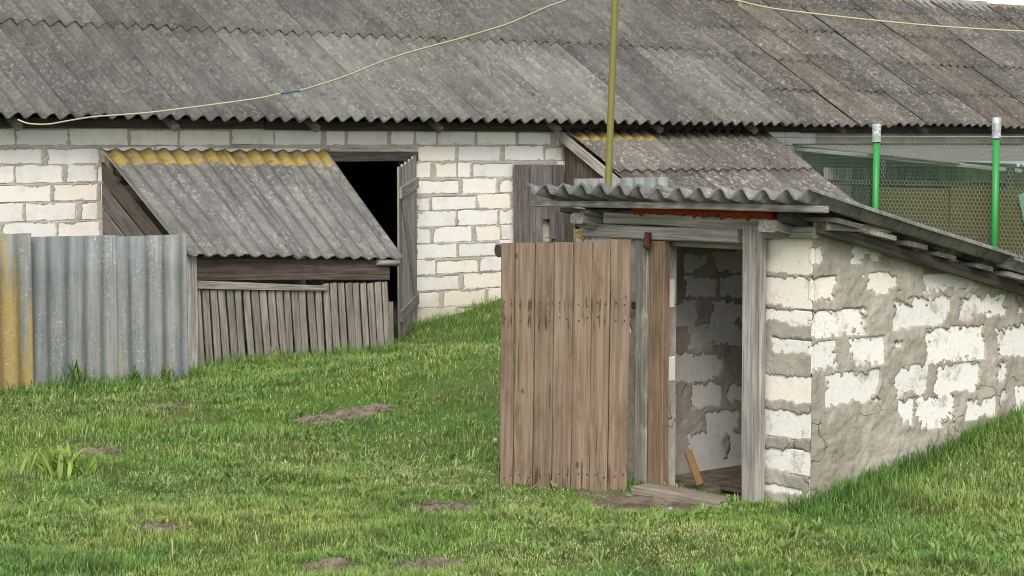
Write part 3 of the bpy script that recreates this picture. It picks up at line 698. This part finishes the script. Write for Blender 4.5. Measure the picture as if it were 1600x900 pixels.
def lump(name, c, r, m, parent, seed=0, sub=3, amp=.35):
    bm = bmesh.new(); bmesh.ops.create_icosphere(bm, subdivisions=sub, radius=1); rn = random.Random(seed); o = [rn.uniform(0,9) for _ in range(3)]
    for v in bm.verts:
        k = 1+amp*(math.sin(3*v.co.x+o[0])*math.cos(4*v.co.y+o[1])+.5*math.sin(8*v.co.z+5*v.co.x+o[2]))*.6
        v.co = Vector((c[0]+v.co.x*r[0]*k, c[1]+v.co.y*r[1]*k, c[2]+v.co.z*r[2]*k))
    me = bpy.data.meshes.new('lump'); bm.to_mesh(me); bm.free(); return link_mesh(name, me, m, parent)
lump('foam_blob', (fx+.01,7.98,1.39), (.03,.035,.012), M_RUST, ce, 3)
lump('foam_blob', (fx+.06,8.30,1.245), (.04,.05,.03), M_FOAMY, ce, 4)
# roof structure: rafters along X, purlins along Y, corrugated sheets
cr = link_mesh('roof', board_mesh(3.3, .09, .10, 5, .008), M_DARK, ce, frame((7.34,6.66,1.365),(1,0,-.231),(0,0,1)))
zr = lambda X: 1.440-.231*(X-7.25)
for yy in (8.16,): link_mesh('rafter', board_mesh(3.3, .085, .10, 3, .01), M_GREY, cr, frame((7.36,yy,zr(7.36)-.125),(1,0,-.231),(0,0,1)))
for (y0, w) in ((8.16,.11),(6.74,.13)): link_mesh('rafter_end', board_mesh(.16, w, .062, 2, .02), M_GREY, cr, frame((7.31,y0,zr(7.31)-.112),(1,0,-.231),(0,0,1)))
for q in range(12):
    X0 = 7.56+.27*q+random.uniform(-.04,.04)
    board('purlin', (X0,6.39+random.uniform(-.02,.06),zr(X0)-.024), (X0,8.45,zr(X0)-.026), random.choice((.11,.16,.21)), .024, (.2,0,1), M_GREY if q%4 == 1 else M_SCREEN, cr)
board('rafter', (7.44,6.525,zr(7.44)-.055), (10.6,6.525,zr(10.6)-.055), .058, .035, (0,-1,0), M_DARK, cr, segs=6)
board('wall_top_board', (7.46,6.52,1.325), (7.92,6.50,1.300), .11, .04, (0,0,1), M_GREY, cr, ch=.012)
AA = lambda y, X: Vector((X, y, zr(X)+(.022*(8.44-y)/2.1 if y < 8.44 else 0)))
NW = 14.2; Ltot = 3.45
for q, (y0, y1) in enumerate(((8.45,7.36),(7.53,6.34))):
    for r, (xa, xb) in enumerate(((7.18,8.95),(8.80,10.72))):
        WW = abs(y0-y1); L2 = xb-xa; pit = 2.11/NW
        me = wave_mesh(WW, L2, pit, .026, .013, 12, 4, 2*math.pi*(8.45-y0)/pit-.41, 30+q+r*2, .0015)
        # x runs along -Y, y up the slope = toward -X
        bil(me, WW, L2, AA(y0,xa), AA(y1,xa), AA(y0,xb), AA(y1,xb), .030+.012*(1-q)-.014*r); link_mesh('roofing_sheet', me, M_CELLROOF, cr)
# open plank door
dr = empty('tmp', (0,0,0), 'x', 'x'); bpy.data.objects.remove(dr)
hp = Vector((7.365,7.785,0)); fp_ = Vector((6.80,8.185,0)); dv = (fp_-hp).normalized(); dnn = Vector((dv.y,-dv.x,0)); dnn = -dnn if dnn.dot(Vector((-.6,-.8,0))) < 0 else dnn
door = link_mesh('door', board_mesh(.60, .11, .03, 2), M_POST, ce, frame(hp+dv*.06-dnn*.032+Vector((0,0,.88)),dv,dnn))
board('batten', hp+dv*.06-dnn*.032+Vector((0,0,.08)), hp+dv*.64-dnn*.032+Vector((0,0,.08)), .11, .03, dnn, M_POST, door)
wds = [.106,.096,.098,.102,.100,.104,.072]; acc = .003; LD = 1.345
for q, wd in enumerate(wds):
    p = hp+dv*(acc+wd/2); acc += wd+.003
    bot = -.128-.006*math.sin(q*1.9)-(.014 if 3 <= q <= 5 else 0)+random.uniform(-.004,.004)
    pk = link_mesh('plank', board_mesh(1.225-.005*q/6-bot+(.012 if q == 0 else 0), wd, .026, 4, .003, .0018), M_DOOR, door, frame(p+Vector((0,0,bot))+dv*.012+dnn*random.uniform(0,.003),Vector((0,0,1))-dv*.0102,dnn))
    for zz in (.085,.935,1.02):
        for s_ in (-.22, .24):
            pos = p+dnn*.0285+dv*(s_*wd+random.uniform(-.006,.006))+Vector((0,0,zz-.128+random.uniform(-.014,.014)))
            link_mesh('nail', tube_mesh([pos-dnn*.004, pos+dnn*.0015], .0045, 7), M_IRON, pk)
# things lying about the door
link_mesh('_', box_mesh(0,1,0,1,0,1), None) and bpy.data.objects.remove(bpy.data.objects['_'])
st = link_mesh('wood_offcut', board_mesh(.20, .042, .022, 2, .006, .001), M_STICK, None, frame((7.66,7.62,-.12),(.02,-.10,.30),(-1,-.3,.2)))
st.matrix_basis = frame((7.64,7.52,-.10),(.0,.11,.204),(-.6,-1,.3)); tag(st, 'orange-brown offcut of wood leaning just inside the cellar doorway', 'wood scrap')
br = lump('bark_piece', (7.72,7.32,-.098), (.05,.10,.035), M_BROWN, None, 8); tag(br, 'curled brown piece of bark lying on the cellar floor behind the threshold', 'bark')
# ================================================================ FENCES
f1 = empty('corrugated_fence', (8.3,15.3,-.3), 'grey-blue corrugated sheet fence with one yellowed sheet at the left edge of the picture', 'fence')
PF = .168
for (X0, wv, mt, tz, y0, rz) in ((6.62,5.6,M_FENCEY,1.005,15.27,.004),(7.565,4.9,M_FENCE,.975,15.30,-.01),(8.33,4.35,M_FENCE,.955,15.27,.0)):
    me = wave_mesh(PF*wv, 1.62, PF, .019, .010, 10, 5, 2.2, int(X0*10), .006); me2 = me
    M = Matrix((Vector((1,0,0)), Vector((0,0,1)), Vector((0,-1,0)))).transposed().to_4x4(); M.translation = Vector((X0,y0,tz-1.62))
    o = link_mesh('fence_sheet', me2, mt, f1, M @ Matrix.Rotation(rz,4,'Z'))
for X0 in (7.0, 8.9): board('post', (X0,15.36,-.6), (X0,15.36,.85), .09, .07, (0,1,0), M_GREY, f1)
board('rail', (6.7,15.335,.55), (9.0,15.335,.53), .09, .03, (0,1,0), M_GREY, f1)
f2 = empty('corrugated_fence', (14.3,15.3,.1), 'pale corrugated sheet whose top shows just above the cellar roof', 'fence')
for (X0, wv, tz) in ((13.655,4.4,1.392),(14.30,4.1,1.396)):
    me = wave_mesh(PF*wv, 1.6, PF, .022, .010, 10, 3, .7, int(X0*10), .005)
    M = Matrix((Vector((1,0,0)), Vector((0,0,1)), Vector((0,-1,0)))).transposed().to_4x4(); M.translation = Vector((X0,15.3 if X0 < 14 else 15.27,tz-1.6)); link_mesh('fence_sheet', me, M_FENCE, f2, M)
board('post', (14.3,15.36,-.3), (14.3,15.36,1.2), .09, .07, (0,1,0), M_GREY, f2)
lg = link_mesh('log', tube_mesh([(13.27,16.05,.63),(13.6,16.0,.64),(14.4,15.95,.645)], [.068,.066,.065], 12), M_DARK); tag(lg, 'end of a grey-green log poking out behind the open cellar door', 'log')
lgs = link_mesh('log_support', tube_mesh([(14.25,15.96,-.4),(14.25,15.96,.58)], .06, 10), M_GREY, lg)
# pole and cables
pole = link_mesh('utility_pole', tube_mesh([(9.62,10.5,-.3),(9.712,10.5,1.419),(9.774,10.5,2.779),(9.786,10.5,3.02)], .025, 14), M_OLIVE); tag(pole, 'thin olive-painted steel pole leaning slightly, rising behind the cellar roof', 'pole')
def spline(P, n=6):
    P = [Vector(p) for p in P]; out = []
    for k in range(len(P)-1):
        p0, p1, p2, p3 = P[max(k-1,0)], P[k], P[k+1], P[min(k+2,len(P)-1)]
        for q in range(n):
            t = q/n; out.append(.5*((2*p1)+(-p0+p2)*t+(2*p0-5*p1+4*p2-p3)*t*t+(-p0+3*p1-3*p2+p3)*t**3))
    return out+[P[-1]]
c1 = link_mesh('cable', tube_mesh(spline(CABLE1), .0076, 7), M_CABLE); tag(c1, 'cream cable with a blue taped joint, sagging from the barn eave up to the pole', 'cable')
ps = spline([CABLE1[8],CABLE1[9]], 4); link_mesh('blue_tape', tube_mesh(ps, .0102, 8), M_TAPE, c1)
c2 = link_mesh('cable', tube_mesh(spline(CABLE2), .007, 7), M_CABLE); tag(c2, 'cream cable crossing the roof at the upper right of the picture', 'cable')
# ================================================================ GREEN NETTING FENCE AND COOP
XN = 20.85
nf = empty('net_fence', (XN,16.9,0), 'green netting fence on bright green posts at right, beyond the cellar roof', 'fence')
for (yy) in (17.235, 15.305):
    link_mesh('post', tube_mesh([(XN-.03,yy,-.2),(XN-.03,yy,1.80)], .045, 16), M_GREEN, nf)
def net(y0, y1, z0, z1, c=.058, wr=.0023):
    A_, Bq = [], []
    ro = c*.5; nrow = int((z1-z0)/(c*.866)); ncol = int((y1-y0)/c); seg = []
    for r in range(nrow):
        z = z0+r*c*.866
        for q in range(ncol):
            y = y0+(q+.5*(r%2))*c
            a = (y, z); l_ = (y-c/2, z+c*.29); r_ = (y+c/2, z+c*.29); 
            seg.append((a, l_)); seg.append((a, r_)); seg.append((l_, (y-c/2, z+c*.866)))
    S = np.array(seg); p = S[:,0]; q = S[:,1]; t = q-p; t /= np.linalg.norm(t, axis=1)[:,None]; nn = np.stack([-t[:,1], t[:,0]], 1)*wr
    nS = len(S); V = np.zeros((nS,6,3)); jit = lambda a: .012*np.sin(a[:,0]*3+a[:,1]*2)
    for e, P in enumerate((p, q)):
        xj = XN+jit(P)
        V[:,e*3+0] = np.stack([xj-wr, P[:,0], P[:,1]], 1)
        V[:,e*3+1] = np.stack([xj+wr*.6, P[:,0]+nn[:,0], P[:,1]+nn[:,1]], 1); V[:,e*3+2] = np.stack([xj+wr*.6, P[:,0]-nn[:,0], P[:,1]-nn[:,1]], 1)
    b = np.arange(nS)[:,None]*6; Q = np.concatenate([b+np.array([[0,1,4,3]]), b+np.array([[1,2,5,4]]), b+np.array([[2,0,3,5]])])
    return mesh_np('net', V.reshape(-1,3), Q)
tag(link_mesh('netting', net(14.2, 19.05, .0, 1.84), M_NET, nf), kind='stuff')
link_mesh('top_wire', tube_mesh([(XN,14.2,1.842),(XN,19.06,1.846)], .006, 6), M_NET, nf)
def bottle(yy, z0, z1, r, label):
    o = empty('plastic_bottle', (XN-.03,yy,z0), label, 'bottle', 'cut bottles capping the green posts')
    n = 18; prof = [(r*.99,z0-.02),(r,z0+.02),(r*.96,z0+.05),(r,z0+.08),(r,z1-.05),(r*.98,z1-.015),(r*.86,z1),(r*.3,z1-.006),(0.001,z1-.012)]
    V = [(XN-.03+q[0]*math.cos(2*math.pi*k/n), yy+q[0]*math.sin(2*math.pi*k/n), q[1]) for q in prof for k in range(n)]
    F = [(i_*n+k, i_*n+(k+1)%n, i_*n+n+(k+1)%n, i_*n+n+k) for i_ in range(len(prof)-1) for k in range(n)]
    link_mesh('bottle_body', mesh_pd('b', V, F, True), M_BOTTLE, o)
    link_mesh('cut_rim', tube_mesh([(XN-.03+r*1.02*math.cos(a*math.pi/8), yy+r*1.02*math.sin(a*math.pi/8), z0-.018) for a in range(17)], .006, 6, False), M_BOTTLE, o)
bottle(17.235, 1.80, 2.02, .060, 'crumpled clear plastic bottle capping the green post nearer the middle')
bottle(15.305, 1.845, 2.085, .058, 'smooth grey plastic bottle capping the rightmost green post')
cp = empty('chicken_coop', (23,17.6,0), 'shabby low coop behind the green netting, with a flat sheet roof and a rust-brown panel', 'coop')
cf = link_mesh('roof', box_mesh(0,8.5,0,1.50,0,.03,.004), M_COOPROOF, cp, frame((21.2,17.6,1.60),(1,0,.0),(0,-.085,1)))
link_mesh('roofing_sheet', box_mesh(0,4.2,0,1.52,0,.012), M_COOPROOF, cf, frame((21.15,16.15,1.49),(1,0,.02),(0,-.085,1)))
link_mesh('roofing_sheet', box_mesh(0,4.2,0,1.52,0,.012), M_LEAN2, cf, frame((24.0,16.25,1.54),(1,.03,.01),(0,-.06,1)))
for q in range(3):
    me = wave_mesh(1.3, .9, .12, .02, .006, 8, 3, 0, 60+q, .01); link_mesh('metal_sheet', me, M_BLUEGREY, cf, frame((21.3+1.15*q,15.35-.03*q,1.475),(1,0,.0),(0,-.03,1)))
board('eave_batten', (21.22,15.2,1.41), (21.22,19.0,1.68), .05, .03, (-1,0,0), M_PALE, cf)
cw = link_mesh('side_wall', board_mesh(4.2, .07, .05, 3), M_DARK, cp, frame((21.35,14.6,1.22),(0,1,0),(-1,0,0)))
for q in range(16): board('plank', (21.36+.20*q,18.55,-.1), (21.36+.20*q,18.55,1.42), .185, .025, (0,-1,0), M_GREY, cw)
for q, (y0, y1, zt) in enumerate(((16.22,17.46,1.165),(14.4,16.20,1.19))):
    link_mesh('metal_panel', box_mesh(21.05+.012*q,21.075+.012*q,y0,y1,-.2,zt,.004), M_PANEL, cw)
for yy in (17.4,15.3,14.5): board('post', (21.16,yy,-.2), (21.16,yy,1.45 if yy < 17 else 1.55), .09, .08, (-1,0,0), M_DARK, cw)
board('green_slat', (21.03,14.82,.3), (21.03,15.06,1.12), .09, .02, (-1,0,0), M_NET, cw)
# ================================================================ LITTLE THINGS ON THE GROUND
MOLES = [(7.98,11.32,.36,.13,.07,'long low molehill in the grass below the slatted lean-to'),(5.80,10.85,.15,.12,.06,'small molehill beside the broad-leaved dock plant'),
 (4.56,7.99,.12,.10,.045,'small molehill low on the left of the lawn'),(6.09,7.81,.19,.14,.05,'flat molehill on the lawn in front of the open plank door'),
 (4.65,6.70,.13,.10,.05,'molehill cut by the bottom edge of the picture, left of the paired one'),(5.02,6.47,.19,.11,.055,'wider molehill at the bottom edge of the picture'),
 (7.57,13.03,.22,.10,.02,'faint bare patch of soil in front of the corrugated fence')]
for q, (x, y, a, b, h, lab) in enumerate(MOLES):
    N = 64; g = np.linspace(-1.25,1.25,N); u, v = np.meshgrid(g, g); rr = np.hypot(u, v)+fbm(u*2+q*7, v*2, q, 4)*.45
    ca, sa = math.cos(R(-40)), math.sin(R(-40)); wx = x+(u*a*ca-v*b*1.2*sa); wy = y+(u*a*sa+v*b*1.2*ca)
    hz = h*.62*np.clip(1-rr,-.45,1)+(fbm(u*5, v*5, q+40, 4)*.020+np.abs(fbm(u*13, v*13, q+44, 3))*.016)*np.clip(1.2-rr,0,1)
    zz = gz(wx, wy)+und(wx, wy)+hz
    i = np.arange((N-1)*(N-1)); j = i//(N-1)*N+i%(N-1)
    o = link_mesh('molehill', mesh_np('mole', np.stack([wx.ravel(), wy.ravel(), zz.ravel()], 1), np.stack([j, j+1, j+N+1, j+N], 1), True), M_SOIL)
    bm = bmesh.new(); bm.from_mesh(o.data); rn = random.Random(q)
    for _ in range(int(260*a)+20):
        rr_ = math.sqrt(rn.random())*1.15; an = rn.uniform(0,6.28); uu = rr_*math.cos(an); vv = rr_*math.sin(an); px = x+(uu*a*ca-vv*b*1.2*sa); py = y+(uu*a*sa+vv*b*1.2*ca)
        r_ = rn.uniform(.004,.014); zc = gh(px, py)+h*.55*max(0,1-rr_)+r_*.6
        t = bmesh.ops.create_icosphere(bm, subdivisions=1, radius=r_, matrix=Matrix.Translation((px,py,zc)))
        for v_ in t['verts']: v_.co += Vector((rn.uniform(-1,1),rn.uniform(-1,1),rn.uniform(-1,1)))*r_*.35
    bm.to_mesh(o.data); bm.free()
    tag(o, lab, 'molehill', 'molehills on the lawn')
N = 40; g = np.linspace(-1,1,N); u, v = np.meshgrid(g, g); wx = 7.17+u*.27; wy = 7.46+v*.46; rr = np.hypot(u,v)+fbm(u*2, v*2, 91, 4)*.4
zz = gz(wx, wy)+und(wx, wy)+.018*np.clip(1.-rr,-.8,.35)+fbm(u*9, v*9, 92, 3)*.006
i = np.arange((N-1)*(N-1)); j = i//(N-1)*N+i%(N-1)
tag(link_mesh('bare_earth', mesh_np('earth', np.stack([wx.ravel(), wy.ravel(), zz.ravel()], 1), np.stack([j, j+1, j+N+1, j+N], 1), True), M_SOIL), kind='structure')
def flat_scrap(name, x, y, s, m, lab, cat):
    z = gh(x, y)+.03; V = [(x-s,y-s*.4,z),(x+s*.9,y-s*.6,z+.006),(x+s,y+s*.5,z+.014),(x-s*.8,y+s*.6,z+.008)]; V += [(a_,b_,c_+.012) for a_,b_,c_ in V]
    o = link_mesh(name, mesh_pd(name, V, [(3,2,1,0),(4,5,6,7),(0,1,5,4),(1,2,6,5),(2,3,7,6),(3,0,4,7)]), m); tag(o, lab, cat)
flat_scrap('plaster_chip', 6.99, 7.09, .010, M_SCRAP, 'tiny white chip on the bare earth before the cellar threshold', 'litter')
flat_scrap('plastic_scrap', 7.66, 9.29, .014, M_SCRAP, 'small white scrap in the grass at the free edge of the plank door', 'litter')
# ---- blades: numpy strips with a colour on every vertex
def strips(name, P, ang, lean, ht, wd, col, curl, m, parent=None, tip_hi=1.25):
    """P (n,3) roots; three-level curved blades"""
    n = len(P); d = np.stack([np.cos(ang), np.sin(ang)], 1); sdv = np.stack([-np.sin(ang), np.cos(ang)], 1)
    V = np.zeros((n,5,3), np.float32)
    def lvl(t, w, k):
        off = lean*(t*(1-curl)+curl*t*t)*ht; z = ht*t*np.sqrt(np.clip(1-(lean*t*.75)**2, .12, 1))
        c = P.copy(); c[:,0] += d[:,0]*off; c[:,1] += d[:,1]*off; c[:,2] += z
        if k is None: return c
        c[:,0] += sdv[:,0]*wd*w*k; c[:,1] += sdv[:,1]*wd*w*k; return c
    V[:,0] = lvl(0,.42,-1); V[:,1] = lvl(0,.42,1); V[:,2] = lvl(.55,.5,-1); V[:,3] = lvl(.55,.5,1); V[:,4] = lvl(1,0,None)
    b = np.arange(n)[:,None]*5; me = mesh_np(name, V.reshape(-1,3), b+np.array([[0,1,3,2]]), True, b+np.array([[2,3,4]]))
    ca = me.color_attributes.new('Col', 'FLOAT_COLOR', 'POINT'); cc = np.ones((n,5,4), np.float32)
    for k in range(5): cc[:,k,:3] = col*((.72,.72,1.0,1.0,tip_hi)[k])  # bright tip highlight painted into the vertex colour; roots darker
    ca.data.foreach_set('color', cc.ravel()); return link_mesh(name, me, m, parent)
fwv = np.array([.643,.766]); rtv = np.array([.766,-.643])
def sample(n, d0, d1, margin=1.42):
    d = np.sqrt(rng.uniform(d0**2, d1**2, n)); s = rng.uniform(-1, 1, n)*.2581*margin*d; return fwv[0]*d+rtv[0]*s, fwv[1]*d+rtv[1]*s, d
def blocked(x, y):
    b = (y > 19.0)|((x > 7.46)&(x < 10.6)&(y > 6.585)&(y < 8.31))|((x > 10.36)&(x < 12.93)&(y > 17.5))|((x > 16.8)&(y > 17.1))
    b |= (np.abs(y-15.31) < .035)&(x > 6.5)&(x < 9.08)
    return b
def bare(x, y):
    """0..1 how bare: earth patch, molehills"""
    k = np.zeros_like(x); e = fbm(x*4, y*4, 55, 4)*.45
    k = np.maximum(k, np.clip((1.0-(np.hypot((x-7.17)/.26, (y-7.46)/.44)+e))*3, 0, 1))
    for (mx, my, a, b, h, _) in MOLES:
        u = ((x-mx)*.766-(y-my)*.643)/a; v = ((x-mx)*.643+(y-my)*.766)/(b*1.2)
        k = np.maximum(k, np.clip((1.12-(np.hypot(u, v)+e*.9))*2.8, 0, .985))
    return k
def lawn(n, d0, d1, hs, wf, name):
    x, y, d = sample(n, d0, d1); dens = np.clip(.80+fbm(x*2.6, y*2.6, 61, 4)*.55, .22, 1)
    keep = ~blocked(x, y)&(rng.random(n) < dens)&(rng.random(n) > bare(x, y)); x, y, d = x[keep], y[keep], d[keep]; n = len(x)
    P = np.stack([x, y, gz(x, y)+und(x, y)-.004], 1)
    near = np.zeros(n)
    near = np.maximum(near, np.exp(-np.maximum(0, 6.55-y)/.22)*(x > 7.3)*(y < 6.6))            # along the cellar wall
    near = np.maximum(near, np.exp(-np.abs(15.25-y)/.28)*(x < 9.3)); near = np.maximum(near, np.exp(-np.maximum(0, 17.45-y)/.3)*(x > 10.2)*(x < 13)*.8)
    near = np.maximum(near, np.exp(-np.maximum(0, 18.9-y)/.9)*(x > 13.6)*.75)
    tuft = np.clip(fbm(x*2.1, y*2.1, 71, 4)*1.5+.15, 0, 1.1)+np.clip(fbm(x*5, y*5, 72, 3)*1.9, 0, 1.3)
    ht = hs*(.55+.70*tuft+2.0*near)*rng.uniform(.5, 1.35, n); wd = (.0034+.0018*rng.random(n))*wf
    dry = np.clip(fbm(x*1.3, y*1.3, 81, 4)*1.3+.02, 0, 1)+1.8*np.exp(-((x-6.72)**2+(y-8.68)**2)/.20)+.9*np.exp(-((x-6.55)**2+(y-7.6)**2)/.12)+.7*np.exp(-((x-6.2)**2+(y-6.5)**2)/.25)
    green = np.array([.208,.325,.070]); deep = np.array([.115,.235,.058]); yel = np.array([.305,.368,.102]); straw = np.array([.64,.57,.33])
    hue = np.clip(.5+fbm(x*.9, y*.9, 91, 3)*1.1+rng.normal(0,.25,n), 0, 1)[:,None]
    col = deep*(1-hue)+green*hue; yk = np.clip(fbm(x*1.9, y*1.9, 95, 4)*1.2+.28+rng.normal(0,.22,n), 0, 1)[:,None]; col = col*(1-yk)+yel*yk
    nk = np.clip(near*.75, 0, 1)[:,None]; col = col*(1-nk)+np.array([.080,.21,.034])*nk
    sk = ((rng.random(n) < .07+.50*np.clip(dry,0,1.6)*(1-near))*rng.uniform(.4,1,n))[:,None]; col = col*(1-sk)+straw*sk
    ht = ht*(1-.5*sk[:,0])*(1-.45*np.exp(-((x-6.72)**2+(y-8.68)**2)/.20)); col *= (rng.uniform(.75,1.25,n)*np.clip(1+fbm(x*8, y*8, 97, 3)*.55, .5, 1.6))[:,None]
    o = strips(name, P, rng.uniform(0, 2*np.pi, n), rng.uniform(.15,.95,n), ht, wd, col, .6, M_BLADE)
    tag(o, kind='stuff'); return o
lawn(350000, 7.0, 11.5, .040, .9, 'lawn_grass')
lawn(330000, 11.4, 24.6, .046, 1.3, 'lawn_grass')
n0 = 2600; x, y, d = sample(n0, 7.5, 19); keep = ~blocked(x, y)&(bare(x, y) < .5)&(fbm(x*1.6, y*1.6, 78, 3) > -.12); x, y, d = x[keep], y[keep], d[keep]; n = len(x)
P = np.stack([x, y, gz(x, y)+und(x, y)], 1); cc = np.array([.24,.32,.10])*rng.uniform(.6,1.5,n)[:,None]; pk = rng.random(n)[:,None] < .10; cc = np.where(pk, np.array([.50,.52,.32])*rng.uniform(.7,1.1,n)[:,None], cc)
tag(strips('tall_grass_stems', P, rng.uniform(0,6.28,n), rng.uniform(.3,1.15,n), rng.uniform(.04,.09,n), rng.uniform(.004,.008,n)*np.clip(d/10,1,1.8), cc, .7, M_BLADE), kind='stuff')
# broad-leaved weeds through the lawn: rosettes too many to count
n0 = 4400; x, y, d = sample(n0, 7.6, 20); keep = ~blocked(x, y)&(bare(x, y) < .3)&(fbm(x*1.1, y*1.1, 77, 3) > -.12); x, y = x[keep], y[keep]
k = rng.integers(5, 10, len(x)); xr = np.repeat(x, k); yr = np.repeat(y, k); n = len(xr)
P = np.stack([xr+rng.normal(0,.012,n), yr+rng.normal(0,.012,n), gz(xr, yr)+und(xr, yr)], 1)
c0 = np.array([.17,.27,.075])*rng.uniform(.7,1.5,n)[:,None]+np.array([.05,.05,.015])*rng.random(n)[:,None]
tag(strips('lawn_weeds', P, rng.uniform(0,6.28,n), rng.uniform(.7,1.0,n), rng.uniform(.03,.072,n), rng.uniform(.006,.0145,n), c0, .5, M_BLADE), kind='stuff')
# plants one can point at
def plant(name, cx_, cy_, leaves, hmin, hmax, wmin, wmax, col, lab, lean=(.3,.9), cat='plant', stem=0, spread=.03):
    o = empty(name, (cx_, cy_, gh(cx_, cy_)), lab, cat)
    for q in range(leaves):
        x = cx_+random.gauss(0,spread); y = cy_+random.gauss(0,spread)
        a = q*2.4+random.uniform(-.4,.4); h = random.uniform(hmin,hmax); wv = random.uniform(wmin,wmax); ln = random.uniform(*lean); z0 = gh(x, y)-.005+(stem*random.random())
        V = []; F = []; ns = 6
        for s in range(ns+1):
            t = s/ns; wdt = wv*(math.sin(math.pi*min(1, t*.86+.10))**.8)*.5 if s < ns else .001
            r_ = ln*h*(t*.45+.55*t*t); zz = h*t*math.sqrt(max(.1, 1-(ln*t*.8)**2)); cxp = x+math.cos(a)*r_; cyp = y+math.sin(a)*r_
            for (k_, dz) in ((-1,.0),(0,-.16*wdt),(1,.0)):
                wob = .10*wdt*math.sin(5*t*3+q); V.append((cxp-math.sin(a)*wdt*k_, cyp+math.cos(a)*wdt*k_, z0+zz+dz+wob))
        for s in range(ns):
            for c_ in range(2): F.append((s*3+c_, s*3+c_+1, s*3+4+c_, s*3+3+c_))
        me = mesh_pd('leaf', V, F, True); cca = me.color_attributes.new('Col','FLOAT_COLOR','POINT'); f_ = random.uniform(.75,1.25)
        cca.data.foreach_set('color', np.tile(np.array([col[0]*f_, col[1]*f_, col[2]*f_, 1], np.float32), len(V))); link_mesh('leaf', me, M_BLADE, o)
    return o
plant('dock_plant', 5.134, 10.046, 80, .08, .22, .016, .034, (.27,.38,.08), 'big pale-green dock plant with broad upright leaves, at left of the lawn', (.3,1.0), spread=.075)
plant('weed', 7.86, 15.10, 34, .05, .12, .012, .024, (.085,.16,.035), 'dark leafy weed at the foot of the fence, nearer the yellowed sheet', (.2,.8), stem=.14)
plant('weed', 8.42, 15.08, 28, .05, .11, .012, .022, (.085,.16,.035), 'dark leafy weed at the middle of the grey-blue fence foot', (.2,.8), stem=.10)
plant('weed', 8.72, 15.06, 24, .05, .10, .012, .02, (.13,.20,.04), 'pale weed at the right end of the fence foot', (.2,.7), stem=.12)
plant('weed', 11.25, 17.2, 22, .06, .14, .012, .02, (.26,.32,.06), 'yellow-green weed in front of the upright slats', (.4,.95), stem=.08)
plant('weed', 6.40, 7.42, 16, .04, .08, .010, .016, (.17,.25,.06), 'leafy weed on the lawn below the bottom edge of the plank door', (.5,.95))
plant('weed', 6.63, 5.95, 26, .06, .11, .010, .016, (.22,.28,.09), 'ragged pale weed rosette on the lawn below the cellar threshold', (.6,.98))
